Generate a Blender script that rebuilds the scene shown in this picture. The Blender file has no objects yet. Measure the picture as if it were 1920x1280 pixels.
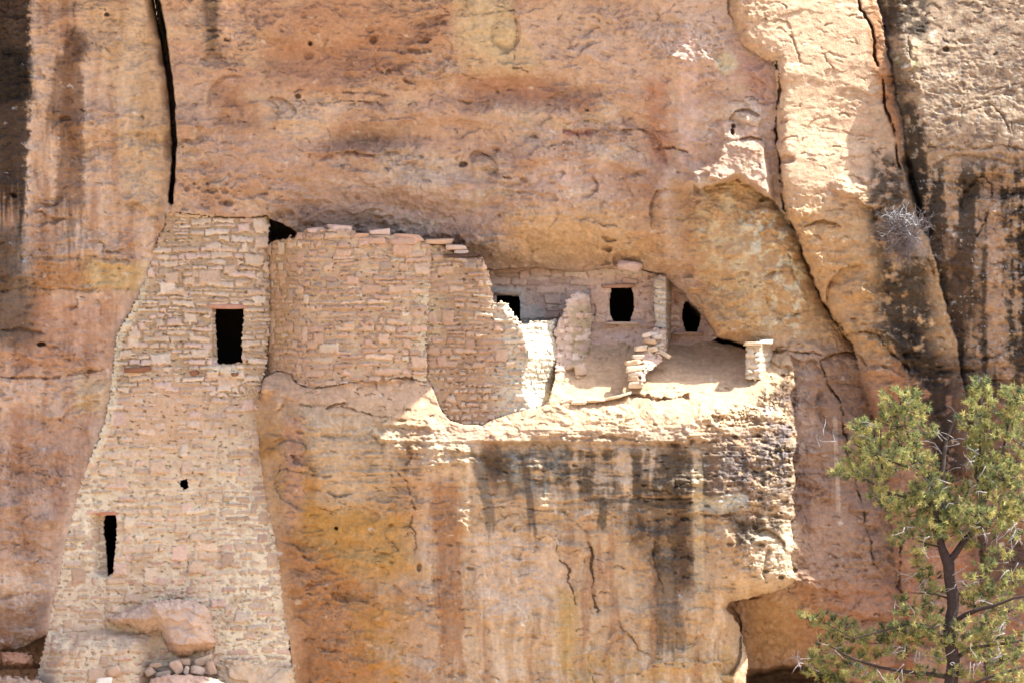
import bpy, math
import numpy as np
from mathutils import Vector

SC = bpy.context.scene
COL = SC.collection
F = np.float32

# ------------------------------------------------------------------ camera, sky, sun
DIST = 300.0                       # metres from the camera to the cliff (y = 0)
cam_d = bpy.data.cameras.new("camera")
cam_d.sensor_width = 36.0
cam_d.lens = 36.0 * DIST / 19.2
cam_d.clip_start = 1.0
cam_d.clip_end = 5000.0
cam = bpy.data.objects.new("camera", cam_d)
cam.location = (0, -DIST, 0)
cam.rotation_euler = (math.pi / 2, 0, 0)
COL.objects.link(cam)
SC.camera = cam

SUN = Vector((0.54, -0.07, 0.84)).normalized()      # direction towards the sun
world = bpy.data.worlds.new("World")
SC.world = world
world.use_nodes = True
wn = world.node_tree.nodes
sky = wn.new("ShaderNodeTexSky")
sky.sky_type = 'NISHITA'
sky.sun_disc = False
sky.sun_elevation = math.asin(SUN.z)
sky.sun_rotation = math.atan2(SUN.x, SUN.y)
sky.air_density = 1.0
sky.dust_density = 4.0
sky.ozone_density = 0.6
wn["Background"].inputs[1].default_value = 0.12
world.node_tree.links.new(sky.outputs[0], wn["Background"].inputs[0])

sun_d = bpy.data.lights.new("sun", 'SUN')
sun_d.energy = 4.3
sun_d.angle = math.radians(0.5)
sun_d.color = (1.0, 0.90, 0.73)
sun = bpy.data.objects.new("sun", sun_d)
sun.rotation_euler = SUN.to_track_quat('Z', 'Y').to_euler()
sun.location = (20, -20, 40)
COL.objects.link(sun)

SC.view_settings.view_transform = 'Standard'
SC.view_settings.look = 'None'
SC.view_settings.gamma = 1.0
SC.view_settings.exposure = 1.26
SC.cycles.max_bounces = 6
SC.cycles.diffuse_bounces = 4

# ------------------------------------------------------------------ small helpers
PXM = 100.0                         # the plan of the cliff is drawn at 100 units to the metre


def world_xyz(u, v, y):
    k = 1.0 + y / DIST
    return (u - 960.0) / PXM * k, y, (640.0 - v) / PXM * k


def P(u, v, y):
    return Vector(world_xyz(u, v, y))


def lin(c):
    c = np.asarray(c, dtype=F) / 255.0
    return np.where(c <= 0.04045, c / 12.92, ((c + 0.055) / 1.055) ** 2.4).astype(F)


# what the open shade of the canyon does to a surface (brightness and colour cast), so that rock colours noted in the shade become
# base colours
SHADE = np.array([1.06, 0.83, 0.645], dtype=F)


def alb(r, g, b):
    return np.clip(lin((r, g, b)) / SHADE, 0.004, 0.9)


_perm = {}


def _tab(seed):
    if seed not in _perm:
        r = np.random.RandomState(seed)
        p = r.permutation(256).astype(np.int32)
        a = r.rand(256) * 2 * np.pi
        _perm[seed] = (np.concatenate([p, p]), np.cos(a).astype(F), np.sin(a).astype(F))
    return _perm[seed]


def noise(x, y, seed=0):
    p, gx, gy = _tab(seed)
    x = np.asarray(x, dtype=F); y = np.asarray(y, dtype=F)
    xf = np.floor(x); yf = np.floor(y)
    xi = xf.astype(np.int32) & 255; yi = yf.astype(np.int32) & 255
    x = x - xf; y = y - yf
    fx = x * x * x * (x * (x * 6 - 15) + 10); fy = y * y * y * (y * (y * 6 - 15) + 10)
    px0 = p[xi]; px1 = p[(xi + 1) & 255]
    y1 = (yi + 1) & 255

    def g(h, dx, dy):
        return gx[h] * dx + gy[h] * dy
    a = g(p[px0 + yi], x, y); b = g(p[px1 + yi], x - 1, y)
    c = g(p[px0 + y1], x, y - 1); d = g(p[px1 + y1], x - 1, y - 1)
    a = a + fx * (b - a); c = c + fx * (d - c)
    return (a + fy * (c - a)) * F(1.5)


def fbm(x, y, seed=0, octv=4, gain=0.5):
    t = 0; a = 1.0; n = 0
    for i in range(octv):
        t = t + a * noise(x * 2 ** i + 13.7 * i, y * 2 ** i + 7.1 * i, seed + i)
        n += a; a *= gain
    return t / n


def ridge(x, y, seed=0, octv=3):
    t = 0; a = 1.0; n = 0
    for i in range(octv):
        t = t + a * (1 - np.abs(noise(x * 2 ** i, y * 2 ** i, seed + i)) * 1.6)
        n += a; a *= 0.5
    return t / n


def sst(x, a, b):
    t = np.clip((x - a) / (b - a), 0, 1)
    return t * t * (3 - 2 * t)


def mixc(A, c, m):
    return A + (np.asarray(c, dtype=F) - A) * m[..., None]


def seg_dist(U, V, pts, closed=False):
    best = None
    n = len(pts)
    for i in range(n if closed else n - 1):
        ax, ay = pts[i]; bx, by = pts[(i + 1) % n]
        dx, dy = bx - ax, by - ay
        L = dx * dx + dy * dy + 1e-9
        t = np.clip(((U - ax) * dx + (V - ay) * dy) / L, 0, 1)
        d = (U - ax - t * dx) ** 2 + (V - ay - t * dy) ** 2
        best = d if best is None else np.minimum(best, d)
    return np.sqrt(best)


def inside(U, V, pts):
    c = np.zeros(U.shape, dtype=bool)
    n = len(pts)
    for i in range(n):
        ax, ay = pts[i]; bx, by = pts[(i + 1) % n]
        if ay == by:
            continue
        m = (ay > V) != (by > V)
        c ^= m & (U < (bx - ax) * (V - ay) / (by - ay) + ax)
    return c


def sdf(U, V, pts):
    d = seg_dist(U, V, pts, True)
    return np.where(inside(U, V, pts), d, -d)


def tps(ctrl):
    """Smooth surface through points (u, v, y)."""
    P_ = np.array(ctrl, dtype=np.float64)
    x = P_[:, 0] / 500; y = P_[:, 1] / 500; n = len(x)
    r2 = (x[:, None] - x) ** 2 + (y[:, None] - y) ** 2
    K = np.where(r2 > 0, r2 * np.log(r2 + 1e-12) * 0.5, 0) + np.eye(n) * 2e-3
    A = np.zeros((n + 3, n + 3)); A[:n, :n] = K
    A[:n, n] = 1; A[:n, n + 1] = x; A[:n, n + 2] = y
    A[n:, :n] = A[:n, n:].T
    w = np.linalg.solve(A, np.concatenate([P_[:, 2], np.zeros(3)]))

    def ev(us, vs):
        cu = np.arange(-260, 2181, 12.0); cv = np.arange(-160, 1461, 12.0)
        X, Y = np.meshgrid(cu / 500, cv / 500)
        Z = w[n] + w[n + 1] * X + w[n + 2] * Y
        for i in range(n):
            q = (X - x[i]) ** 2 + (Y - y[i]) ** 2
            Z = Z + w[i] * q * np.log(q + 1e-12) * 0.5

        def mat(t, c):
            f = np.clip((t - c[0]) / 12.0, 0, len(c) - 1.001)
            i0 = f.astype(int); return i0, (f - i0).astype(F)
        iu, fu = mat(us, cu); iv, fv = mat(vs, cv)
        Z = Z.astype(F)
        R = Z[iv] * (1 - fv)[:, None] + Z[iv + 1] * fv[:, None]
        return R[:, iu] * (1 - fu) + R[:, iu + 1] * fu
    return ev


def link(name, mesh, parent=None):
    o = bpy.data.objects.new(name, mesh)
    COL.objects.link(o)
    if parent is not None:
        o.parent = parent
    return o


def tag(o, label=None, cat=None, group=None, kind=None):
    if label: o["label"] = label
    if cat: o["category"] = cat
    if group: o["group"] = group
    if kind or (label and cat): o["kind"] = kind or "thing"
    return o


def empty(name, loc, label, cat, group=None):
    o = bpy.data.objects.new(name, None)
    o.location = loc
    COL.objects.link(o)
    return tag(o, label, cat, group)


def mesh_np(name, verts, faces, cols, mat, smooth=True):
    """verts (n,3), faces (m,4) or (m,3) or list of both, cols (n,3) base colours"""
    me = bpy.data.meshes.new(name)
    fl = faces if isinstance(faces, list) else [faces]
    fl = [f for f in fl if len(f)]
    nl = sum(f.size for f in fl); nf = sum(len(f) for f in fl)
    me.vertices.add(len(verts)); me.loops.add(nl); me.polygons.add(nf)
    me.vertices.foreach_set("co", np.asarray(verts, dtype=F).ravel())
    me.loops.foreach_set("vertex_index", np.concatenate([f.ravel() for f in fl]).astype(np.int32))
    tot = np.concatenate([np.full(len(f), f.shape[1]) for f in fl]).astype(np.int32)
    st = np.concatenate([[0], np.cumsum(tot)[:-1]]).astype(np.int32)
    me.polygons.foreach_set("loop_start", st)
    if smooth:
        me.polygons.foreach_set("use_smooth", np.ones(nf, dtype=bool))
    me.update(calc_edges=True)
    at = me.color_attributes.new("tint", 'FLOAT_COLOR', 'POINT')
    c4 = np.ones((len(verts), 4), dtype=F); c4[:, :3] = cols
    at.data.foreach_set("color", c4.ravel())
    me.materials.append(mat)
    me.validate()
    return me


# ------------------------------------------------------------------ materials
def rock_mat(name, bump=0.35, var=0.22, s1=9.0, s2=60.0, rough=0.95):
    m = bpy.data.materials.new(name); m.use_nodes = True
    nt = m.node_tree; N = nt.nodes; L = nt.links
    b = N["Principled BSDF"]
    b.inputs["Roughness"].default_value = rough
    b.inputs["Specular IOR Level"].default_value = 0.12
    at = N.new("ShaderNodeAttribute"); at.attribute_name = "tint"
    tc = N.new("ShaderNodeTexCoord")
    n1 = N.new("ShaderNodeTexNoise"); n1.inputs["Scale"].default_value = s1
    n1.inputs["Detail"].default_value = 8; n1.inputs["Roughness"].default_value = 0.68
    n2 = N.new("ShaderNodeTexNoise"); n2.inputs["Scale"].default_value = s2
    n2.inputs["Detail"].default_value = 4; n2.inputs["Roughness"].default_value = 0.6
    L.new(tc.outputs["Object"], n1.inputs["Vector"]); L.new(tc.outputs["Object"], n2.inputs["Vector"])
    mr = N.new("ShaderNodeMapRange")
    mr.inputs["From Min"].default_value = 0.25; mr.inputs["From Max"].default_value = 0.75
    mr.inputs["To Min"].default_value = 1 - var; mr.inputs["To Max"].default_value = 1 + var
    L.new(n1.outputs["Fac"], mr.inputs["Value"])
    mu = N.new("ShaderNodeVectorMath"); mu.operation = 'SCALE'
    L.new(at.outputs["Color"], mu.inputs[0]); L.new(mr.outputs[0], mu.inputs["Scale"])
    L.new(mu.outputs[0], b.inputs["Base Color"])
    ad = N.new("ShaderNodeMath"); ad.operation = 'ADD'
    L.new(n1.outputs["Fac"], ad.inputs[0]); L.new(n2.outputs["Fac"], ad.inputs[1])
    bp = N.new("ShaderNodeBump"); bp.inputs["Strength"].default_value = bump
    bp.inputs["Distance"].default_value = 0.04
    L.new(ad.outputs[0], bp.inputs["Height"]); L.new(bp.outputs[0], b.inputs["Normal"])
    return m


M_ROCK = rock_mat("weathered_sandstone", 0.6, 0.24, 6.0, 42.0)
M_WALL = rock_mat("dry_masonry", 0.35, 0.16, 14.0, 70.0)
M_WOOD = rock_mat("old_wood", 0.3, 0.25, 12.0, 60.0)
M_BARK = rock_mat("dark_bark", 0.6, 0.3, 14.0, 50.0)
M_GROUND = rock_mat("sandy_ground", 0.3, 0.25, 0.2, 2.0)


def leaf_mat(name):
    m = bpy.data.materials.new(name); m.use_nodes = True
    nt = m.node_tree; N = nt.nodes; L = nt.links
    b = N["Principled BSDF"]
    b.inputs["Roughness"].default_value = 0.6
    b.inputs["Specular IOR Level"].default_value = 0.25
    at = N.new("ShaderNodeAttribute"); at.attribute_name = "tint"
    L.new(at.outputs["Color"], b.inputs["Base Color"])
    tr = N.new("ShaderNodeBsdfTranslucent")
    L.new(at.outputs["Color"], tr.inputs["Color"])
    mx = N.new("ShaderNodeMixShader"); mx.inputs[0].default_value = 0.3
    L.new(b.outputs[0], mx.inputs[1]); L.new(tr.outputs[0], mx.inputs[2])
    L.new(mx.outputs[0], N["Material Output"].inputs["Surface"])
    return m


M_LEAF = leaf_mat("pine_needles")

# ------------------------------------------------------------------ outlines shared by the rock and the masonry
TOWER = [(310, 402), (330, 398), (400, 405), (470, 408), (500, 403), (506, 410), (504, 450), (506, 520), (508, 600), (500, 680), (488, 740), (483, 775), (488, 850),
         (500, 930), (512, 990), (524, 1040), (532, 1130), (545, 1210), (550, 1400), (60, 1400), (72, 1250), (88, 1185), (102, 1120), (116, 1050), (135, 965),
         (152, 900), (172, 850), (196, 790), (206, 740), (210, 690), (220, 620), (240, 590), (262, 548), (276, 510), (286, 470), (298, 440), (308, 425)]
ROUND = [(490, 462), (503, 457), (520, 450), (552, 442), (556, 436), (580, 432), (640, 428), (660, 432), (690, 440), (732, 438), (760, 446), (800, 452), (812, 462), (806, 560), (800, 640), (802, 700),
         (800, 716), (760, 706), (720, 712), (660, 716), (628, 722), (600, 728), (572, 726), (552, 716), (546, 700), (520, 695), (490, 710), (490, 640), (490, 560), (490, 500)]
WING = [(786, 470), (796, 452), (830, 458), (868, 478), (906, 486), (914, 500), (922, 530), (925, 565), (950, 566), (958, 580), (968, 592), (976, 606), (1010, 602), (1042, 597),
        (1052, 606), (1046, 660), (1040, 710), (1028, 756), (1000, 768), (984, 768), (950, 778), (926, 786), (905, 797), (870, 796), (842, 788), (826, 768), (816, 740), (806, 716), (790, 700), (784, 600)]
BACK = [(900, 505), (930, 503), (1000, 496), (1052, 505), (1110, 500), (1150, 496), (1200, 505), (1226, 512), (1246, 520), (1248, 655), (1200, 652), (1130, 680), (1090, 700), (1040, 720), (900, 720)]
FAR = [(1240, 516), (1262, 526), (1284, 540), (1304, 556), (1324, 585), (1342, 616), (1346, 634), (1318, 650), (1290, 652), (1240, 658)]
REMNANT = [(1038, 618), (1048, 600), (1056, 586), (1060, 566), (1070, 552), (1086, 547), (1106, 550), (1110, 590), (1108, 650), (1098, 680), (1082, 700), (1066, 722), (1048, 728), (1042, 715)]


def edge_lerp(rows, v):
    a = np.array(rows, dtype=F)
    return np.interp(v, a[:, 0], a[:, 1]).astype(F)


T_RIGHT = [(400, 506), (520, 506), (600, 508), (680, 500), (775, 483), (850, 488), (930, 500), (1040, 524), (1130, 532), (1210, 545), (1400, 550)]


def y_tower(U, V):
    r = edge_lerp(T_RIGHT, V)
    return 0.22 - 0.85 * (V - 400) / 850 + 0.26 * (1 - np.clip((r - U) / 60, 0, 1)) ** 2.2


def y_round(U, V):
    l = np.clip((690 - U) / 190, 0, 1); r = np.clip((U - 690) / 110, 0, 1.2)
    return -0.62 + 1.05 * l ** 2.6 + 0.16 * r ** 2


def y_wing(U, V):
    e = 985 + 6 * np.sin(V / 17.0)
    return -0.33 - 0.41 * (U - 790) / 195 + 1.5 * np.clip((U - e) / 65, 0, 2)


def y_back(U, V):
    return 1.5 + 0 * U


def y_far(U, V):
    return 1.75 + 0 * U


def y_remnant(U, V):
    return 0.30 + 0.75 * np.clip((U - 1035) / 70, 0, 1) - .40 * sst(V, 640, 725)


# ------------------------------------------------------------------ the cliff
class Grid:
    def __init__(s, us, vs):
        s.us = us.astype(F); s.vs = vs.astype(F)
        s.U, s.V = np.meshgrid(s.us, s.vs)

    def win(s, u0, v0, u1, v1):
        i0, i1 = np.searchsorted(s.us, (u0, u1)); j0, j1 = np.searchsorted(s.vs, (v0, v1))
        return (slice(j0, j1), slice(i0, i1))


STEP = 1.7
us = np.concatenate([np.arange(-1500, -40, 40), np.arange(-40, 1960, STEP), np.arange(1970, 3600, 40)])
vs = np.concatenate([np.arange(-1600, -60, 25), np.arange(-60, 1310, STEP), np.arange(1320, 1480, 20)])
G = Grid(us, vs)
U, V = G.U, G.V
W1 = fbm(U / 70, V / 70, 11, 3); W2 = fbm(U / 70 + 50, V / 70 + 9, 12, 3)
W3 = fbm(U / 14, V / 14, 15, 2); W4 = fbm(U / 14 + 31, V / 14, 17, 2)
UW = U + 9 * W1 + 2.5 * W3; VW = V + 9 * W2 + 2.5 * W4


def psd(pts, jag=True, m=140):
    a = np.array(pts)
    w = G.win(a[:, 0].min() - m, a[:, 1].min() - m, a[:, 0].max() + m, a[:, 1].max() + m)
    out = np.full(U.shape, -1e3, dtype=F)
    out[w] = sdf(UW[w] if jag else U[w], VW[w] if jag else V[w], pts)
    return out


def pmask(pts, soft=8, jag=True):
    return sst(psd(pts, jag, soft + 20), -soft, soft)


def ell(cu, cv, ru, rv, soft=0.5, ang=0.0, jag=1.0):
    R = max(ru, rv) * 1.5
    w = G.win(cu - R, cv - R, cu + R, cv + R)
    out = np.zeros(U.shape, dtype=F)
    du = U[w] + jag * (UW[w] - U[w]) - cu; dv = V[w] + jag * (VW[w] - V[w]) - cv
    c, s = math.cos(ang), math.sin(ang)
    d = np.sqrt(((du * c + dv * s) / ru) ** 2 + ((-du * s + dv * c) / rv) ** 2)
    out[w] = 1 - sst(d, 1 - soft, 1 + soft * 0.6)
    return out


def line_d(pts, m=60, jag=1.0):
    a = np.array(pts)
    w = G.win(a[:, 0].min() - m, a[:, 1].min() - m, a[:, 0].max() + m, a[:, 1].max() + m)
    out = np.full(U.shape, 1e3, dtype=F)
    out[w] = seg_dist(U[w] + jag * (UW[w] - U[w]), V[w] + jag * (VW[w] - V[w]), pts)
    return out


# --- main face: leans out above the alcove
Y = tps([(-200, -100, -1.5), (300, -100, -1.3), (700, -100, -1.35), (1100, -100, -1.1), (1250, -100, -.7), (1400, -100, .15),
         (330, 100, -.7), (700, 150, -.55), (1000, 150, -.42), (1250, 120, -.12), (1380, 200, .0), (1330, 280, .1),
         (340, 330, -.3), (600, 300, -.05), (900, 320, .2), (1150, 320, .3), (1250, 330, .3), (1400, 330, .1),
         (330, 390, .05), (500, 395, .1), (560, 425, .35), (700, 425, .25), (870, 460, .45), (960, 495, 1.0), (1050, 498, 1.15), (1150, 492, 1.15), (1250, 515, 1.1), (960, 440, .12), (1050, 435, .15), (1150, 430, .18), (1215, 450, .3),
         (1100, 700, 2.0), (600, 800, 1.5), (1000, 1300, 1.5), (1900, 700, 1.0), (1900, -100, .5)])(G.us, G.vs)

for (cu, cv, ru, rv, a_) in [(700, 262, 110, 26, .32), (985, 172, 140, 30, .32), (600, 105, 140, 42, .26), (440, 205, 42, 52, .16), (720, 395, 230, 34, .16), (1180, 400, 60, 90, .12), (860, 360, 90, 30, -.10), (520, 300, 120, 30, -.10), (820, 215, 160, 18, -.10)]:
    Y = Y + a_ * ell(cu, cv, ru, rv, .9)

# --- the lit flake right of the main face (its lower edge overhangs the yellow bulge)
FL = [(1346, 195), (1392, 160), (1425, 190), (1438, 260), (1444, 330), (1450, 378), (1400, 345), (1384, 338), (1350, 350), (1312, 358), (1282, 345), (1300, 320), (1342, 300), (1350, 250)]
sd = psd(FL)
yy = tps([(1340, 190, .0), (1420, 190, -.05), (1340, 300, -.2), (1440, 300, -.3), (1390, 350, -.5), (1300, 350, -.25), (1450, 370, -.4)])(G.us, G.vs)
m = sst(sd, -3, 12)
Y = Y + (yy - Y) * m

# --- alcove
ALC = [(325, 418), (495, 420), (508, 412), (538, 426), (566, 444), (700, 446), (800, 455), (870, 478), (925, 510), (990, 503), (1050, 506), (1110, 504), (1150, 500), (1200, 504), (1236, 514), (1258, 530),
       (1286, 552), (1310, 585), (1345, 628), (1400, 648), (1440, 652), (1440, 760), (1000, 800), (560, 800), (515, 1000), (530, 1200), (540, 1400), (90, 1400), (104, 1220), (130, 1060), (160, 940), (210, 800), (222, 690), (240, 610),
       (280, 540), (300, 480), (318, 425)]
sd = psd(ALC)
Yal = 5.2 - 4.0 * (1 - np.clip(sd / 28, 0, 1)) ** 2
Y = np.where(sd > 0, np.maximum(Yal, Y), Y)

# --- left buttress and the open crack beside it
LB = [(-1600, -1700), (296, -1700), (290, -40), (300, 50), (312, 100), (322, 160), (330, 240), (328, 310), (318, 380), (322, 410), (316, 440), (304, 475), (292, 515), (280, 552), (258, 595), (240, 625),
      (231, 690), (227, 740), (217, 792), (193, 852), (173, 902), (156, 966), (137, 1052), (123, 1122), (112, 1180), (30, 1215), (-20, 1224), (-1600, 1224)]
sd = psd(LB, True, 200)
yl = tps([(-100, -100, -1.3), (300, -100, -.95), (0, 100, -1.15), (300, 100, -.75), (160, 200, -.85), (-100, 400, -1.0), (150, 400, -.55), (300, 400, -.1), (150, 478, -.5), (150, 540, -.38),
          (-50, 700, -.7), (120, 690, -.3), (205, 700, .0), (100, 730, -.35), (-50, 900, -.65), (100, 900, -.3), (160, 880, -.2), (-50, 1100, -.55), (60, 1100, -.35), (110, 1050, -.35), (-50, 1210, -.15), (80, 1190, -.1)])(G.us, G.vs)
yl = yl + 0.22 * (1 - np.clip(sd / 26, 0, 1)) ** 2
m = sst(sd, -1.5, 1.5)
Y = np.where(sd > 0, yl, Y)
# dark gap under the left buttress
m = ell(40, 1240, 90, 14, .5)
Y = Y + (1.6 - Y) * m

CRK = [(288, -60), (291, 0), (302, 60), (314, 130), (323, 200), (326, 270), (324, 330), (320, 378)]
d = line_d(CRK, 30, .5)
half = np.interp(G.vs, [-60, 0, 60, 130, 230, 300, 378], [7.5, 7.5, 6.5, 5.5, 4.2, 3.6, 4.5]).astype(F)[:, None]
Y = Y + 2.6 * (1 - sst(d, half * 0.5, half + 1.2))
cx = np.interp(G.vs, [p[1] for p in CRK], [p[0] for p in CRK]).astype(F)[:, None] + 6 * W1
Y = Y + .55 * sst(U, cx - 22, cx) * (U < cx) * sst(V, -60, -40) * (1 - sst(V, 200, 375)) * (.4 + .6 * sst(fbm(V / 60 + 0 * U, V / 60, 95, 2), -.3, .2))

# --- recess right of the ledge with the yellow bulge
RC = [(1244, 342), (1262, 330), (1312, 352), (1350, 344), (1384, 336), (1450, 372), (1470, 400), (1500, 468), (1545, 570), (1600, 640), (1640, 740), (1670, 900), (1720, 1400), (1310, 1400), (1310, 1100), (1430, 1095),
      (1440, 1000), (1440, 720), (1450, 665), (1440, 652), (1400, 648), (1345, 630), (1318, 592), (1306, 566), (1282, 536), (1258, 480), (1246, 400)]
sd = psd(RC)
yr = tps([(1260, 350, .45), (1380, 350, .25), (1450, 390, .3), (1260, 450, .55), (1330, 450, .12), (1420, 500, .02), (1400, 560, .0), (1330, 590, .35), (1440, 620, .22), (1290, 560, .75), (1480, 470, .25), (1530, 600, .75), (1500, 650, .6),
          (1540, 700, .7), (1600, 700, 1.1), (1540, 850, .5), (1620, 900, .9), (1520, 1000, .25), (1580, 1000, .5), (1560, 1090, .35), (1640, 1100, .6), (1460, 1130, .0), (1440, 1180, .7), (1520, 1180, .7), (1450, 1230, 1.0), (1600, 1250, .6), (1480, 1300, 1.4), (1690, 1200, .8)])(G.us, G.vs)
yr = yr + 1.6 * ell(1480, 1275, 90, 24, .35)
edge = np.clip(1 - sd / 30, 0, 1) ** 2
yr = yr + 0.35 * edge * sst(V, 330, 400) * (1 - sst(V, 640, 680))
kb = np.where(U < 1300, sst(sd, 0, 34) * (V < 520) + (V >= 520) * sst(sd, -1, 2), sst(sd, -1.5, 2))
Y = Y + (yr - Y) * kb

# --- right buttress, lit slab
SA = [(1372, -1700), (1374, -60), (1362, 30), (1384, 62), (1394, 88), (1418, 100), (1440, 118), (1456, 118), (1452, 160), (1458, 240), (1460, 300), (1462, 345), (1474, 400), (1500, 466), (1545, 568), (1575, 620), (1600, 644), (1612, 700), (1636, 760), (1664, 900), (1712, 1400),
      (3700, 1400), (3700, -1700)]
sd = psd(SA, True, 200)
ya = tps([(1380, -100, .2), (1470, -100, .15), (1650, -100, .6), (1400, 60, -.22), (1480, 100, -.25), (1640, 150, .2), (1470, 240, -.35), (1560, 240, .0), (1480, 330, -.5), (1550, 330, -.25), (1640, 330, .1), (1480, 400, -.25), (1560, 400, -.2), (1640, 400, .1),
          (1530, 480, -.1), (1600, 480, -.1), (1560, 570, .25), (1640, 570, .0), (1620, 660, .25), (1700, 660, -.1), (1650, 760, .35), (1720, 800, .1), (1700, 1000, .3), (1740, 1200, .35), (1900, 400, -.2), (1900, 1000, .1), (1900, 1300, .2)])(G.us, G.vs)
ya = ya + 0.25 * np.clip(1 - sd / 22, 0, 1) ** 2
Y = np.where(sd > 0, ya, Y)
# --- far right buttress
SB = [(1612, -1700), (1630, -60), (1650, 30), (1664, 90), (1676, 150), (1690, 220), (1700, 290), (1704, 340), (1722, 410), (1745, 450), (1760, 520), (1790, 640), (1812, 760), (1830, 900), (1850, 1400), (3700, 1400), (3700, -1700)]
sd = psd(SB, True, 200)
yb = tps([(1660, -100, .75), (1900, -100, .3), (1700, 60, .15), (1700, 90, -.15), (1750, 110, -.12), (1900, 60, -.1), (1720, 200, -.28), (1900, 200, -.36), (1740, 270, -.4), (1900, 285, -.55), (1740, 320, -.1), (1840, 340, -.25), (1900, 340, -.35),
          (1750, 430, -.15), (1860, 420, -.3), (1800, 560, -.2), (1900, 560, -.4), (1830, 700, -.15), (1910, 700, -.35), (1850, 900, .05), (1910, 1000, .0), (1880, 1300, .2)])(G.us, G.vs)
yb = yb + 0.6 * np.clip(1 - sd / 46, 0, 1) ** 2 * (1 - sst(V, 330, 460))
yb = np.where(V > 420, yb + .2 * np.clip(1 - sd / 40, 0, 1) ** 2, yb)
Y = np.where(sd > 0, yb, Y)
SDB = sd
# deep joint between the two
d = line_d([(1604, -60), (1612, 20), (1630, 48), (1640, 70), (1646, 110), (1660, 150), (1662, 200), (1676, 250), (1682, 290), (1698, 340)], 30, 1.0)
Y = Y + 0.40 * (1 - sst(d, .4, 3.2)) * sst(noise(U / 40, V / 40, 96), -.5, .1)
d = line_d([(1700, 300), (1712, 360), (1730, 410), (1742, 436)], 40, .4)
Y = Y + 0.35 * (1 - sst(d, 3, 11))

# --- ledge block
LEDGE = [(464, 775), (468, 740), (476, 702), (500, 690), (530, 690), (800, 650), (1000, 610), (1240, 610), (1300, 640), (1345, 640), (1400, 655), (1445, 655), (1478, 668), (1488, 690), (1494, 720), (1484, 742), (1490, 790), (1497, 830), (1488, 862), (1494, 905), (1484, 930), (1490, 968), (1480, 980), (1488, 1020), (1484, 1050), (1496, 1088), (1470, 1106), (1425, 1112),
         (1400, 1122), (1368, 1130), (1362, 1142), (1374, 1158), (1390, 1186), (1401, 1230), (1400, 1400), (535, 1400), (526, 1210), (512, 1120), (502, 1040), (492, 985), (482, 925), (470, 845)]
SDL = psd(LEDGE)
yc = tps([(490, 740, -.02), (520, 730, -.1), (520, 790, -.4), (600, 735, -.55), (600, 765, -.72), (600, 800, -.95), (700, 715, -.5), (700, 765, -.75), (700, 800, -1.0), (790, 740, -.62), (790, 800, -1.05), (775, 850, -1.4), (735, 850, -1.15), (600, 860, -.85), (600, 930, -.8), (500, 900, .1), (530, 1000, -.2), (560, 1200, -.05), (720, 930, -.85), (700, 1100, -.7), (800, 920, -1.1), (810, 1000, -.92),
          (900, 790, -.95), (900, 835, -1.3), (900, 870, -1.2), (1000, 768, -.85), (1050, 735, -.4), (1100, 695, .45), (1150, 645, 1.6), (1300, 645, 1.75), (1400, 656, 1.2), (1300, 690, .6), (1220, 730, -.45), (1300, 738, -.62), (1430, 705, -.2), (1430, 760, -.85), (1100, 760, -.78), (1050, 800, -1.15), (1050, 845, -1.28), (1200, 800, -1.2), (1200, 835, -1.42), (1400, 830, -1.42), (1470, 800, -1.0), (1485, 700, -.25),
          (1484, 1000, -.95), (1430, 940, -1.42), (1300, 960, -1.42), (1300, 990, -1.25), (1410, 1080, -1.35), (1470, 1090, -1.0), (1250, 1000, -1.2), (1100, 1000, -1.15), (1100, 900, -1.22), (900, 1000, -1.02), (1100, 1250, -1.0), (1300, 1250, -1.0), (1350, 1150, -1.0), (1385, 1185, -.6), (1392, 1240, -.5), (900, 1250, -.95), (750, 1300, -.6)])(G.us, G.vs)
ed = np.clip(1 - SDL / 24, 0, 1) ** 2
yc = yc + 0.30 * ed * sst(V, 660, 720) * (1 - sst(U, 1350, 1480) * (1 - sst(V, 1100, 1120)) * .4)
yc = yc + .15 * sst(V, 1050, 1115) * sst(U, 1330, 1400) * (1 - sst(V, 1116, 1130))
INL = (SDL > 0)
yc = yc + .20 * sst(V + 5 * W2, 826, 834) * (1 - .6 * sst(V, 850, 960)) * sst(U, 860, 930) * (1 - sst(U, 1290, 1360))
Y = np.where(INL, yc, Y)

# --- unseen overhang above the frame, shaped to shade the face, right end open to the sun
shade_brow = sst(-V, 30, 200) * (1 - sst(U, 1310, 1378))
Y = Y - 2.0 * shade_brow - .55 * sst(-V, 20, 110) * (1 - sst(U, 1430, 1475))
Y = Y + 2.2 * sst(-V, 40, 330) * sst(U, 1400, 1500)
Y = Y + 3.0 * sst(-V, 900, 1600)

# ------------------------------------------------------------------ relief
rng = np.random.RandomState(5)
front = INL & (V > 790)
SMOOTHFLOOR = pmask([(600, 722), (800, 712), (830, 790), (700, 780), (600, 760)], 15) + pmask([(1050, 735), (1110, 680), (1200, 655), (1400, 655), (1440, 700), (1420, 760), (1300, 745), (1200, 728), (1100, 750)], 12)
SMOOTHFLOOR = np.clip(SMOOTHFLOOR, 0, 1)
amp = (1.0 - 0.75 * SMOOTHFLOOR) * (1 - .72 * pmask([(1440, -100), (1640, -100), (1680, 330), (1480, 350)], 30)) * (1 - .72 * pmask([(1680, -100), (2000, -100), (2000, 290), (1730, 290)], 30))
N_big = fbm(U / 190, V / 150, 21, 3)
N_mid = fbm(UW / 60, VW / 42, 31, 4, .55)
N_fine = fbm(U / 14, V / 10, 41, 3, .6)
N_grain = fbm(U / 5.5, V / 4, 45, 2, .6)
N_sc = ridge(UW / 85, VW / 50, 44, 4)
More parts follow.
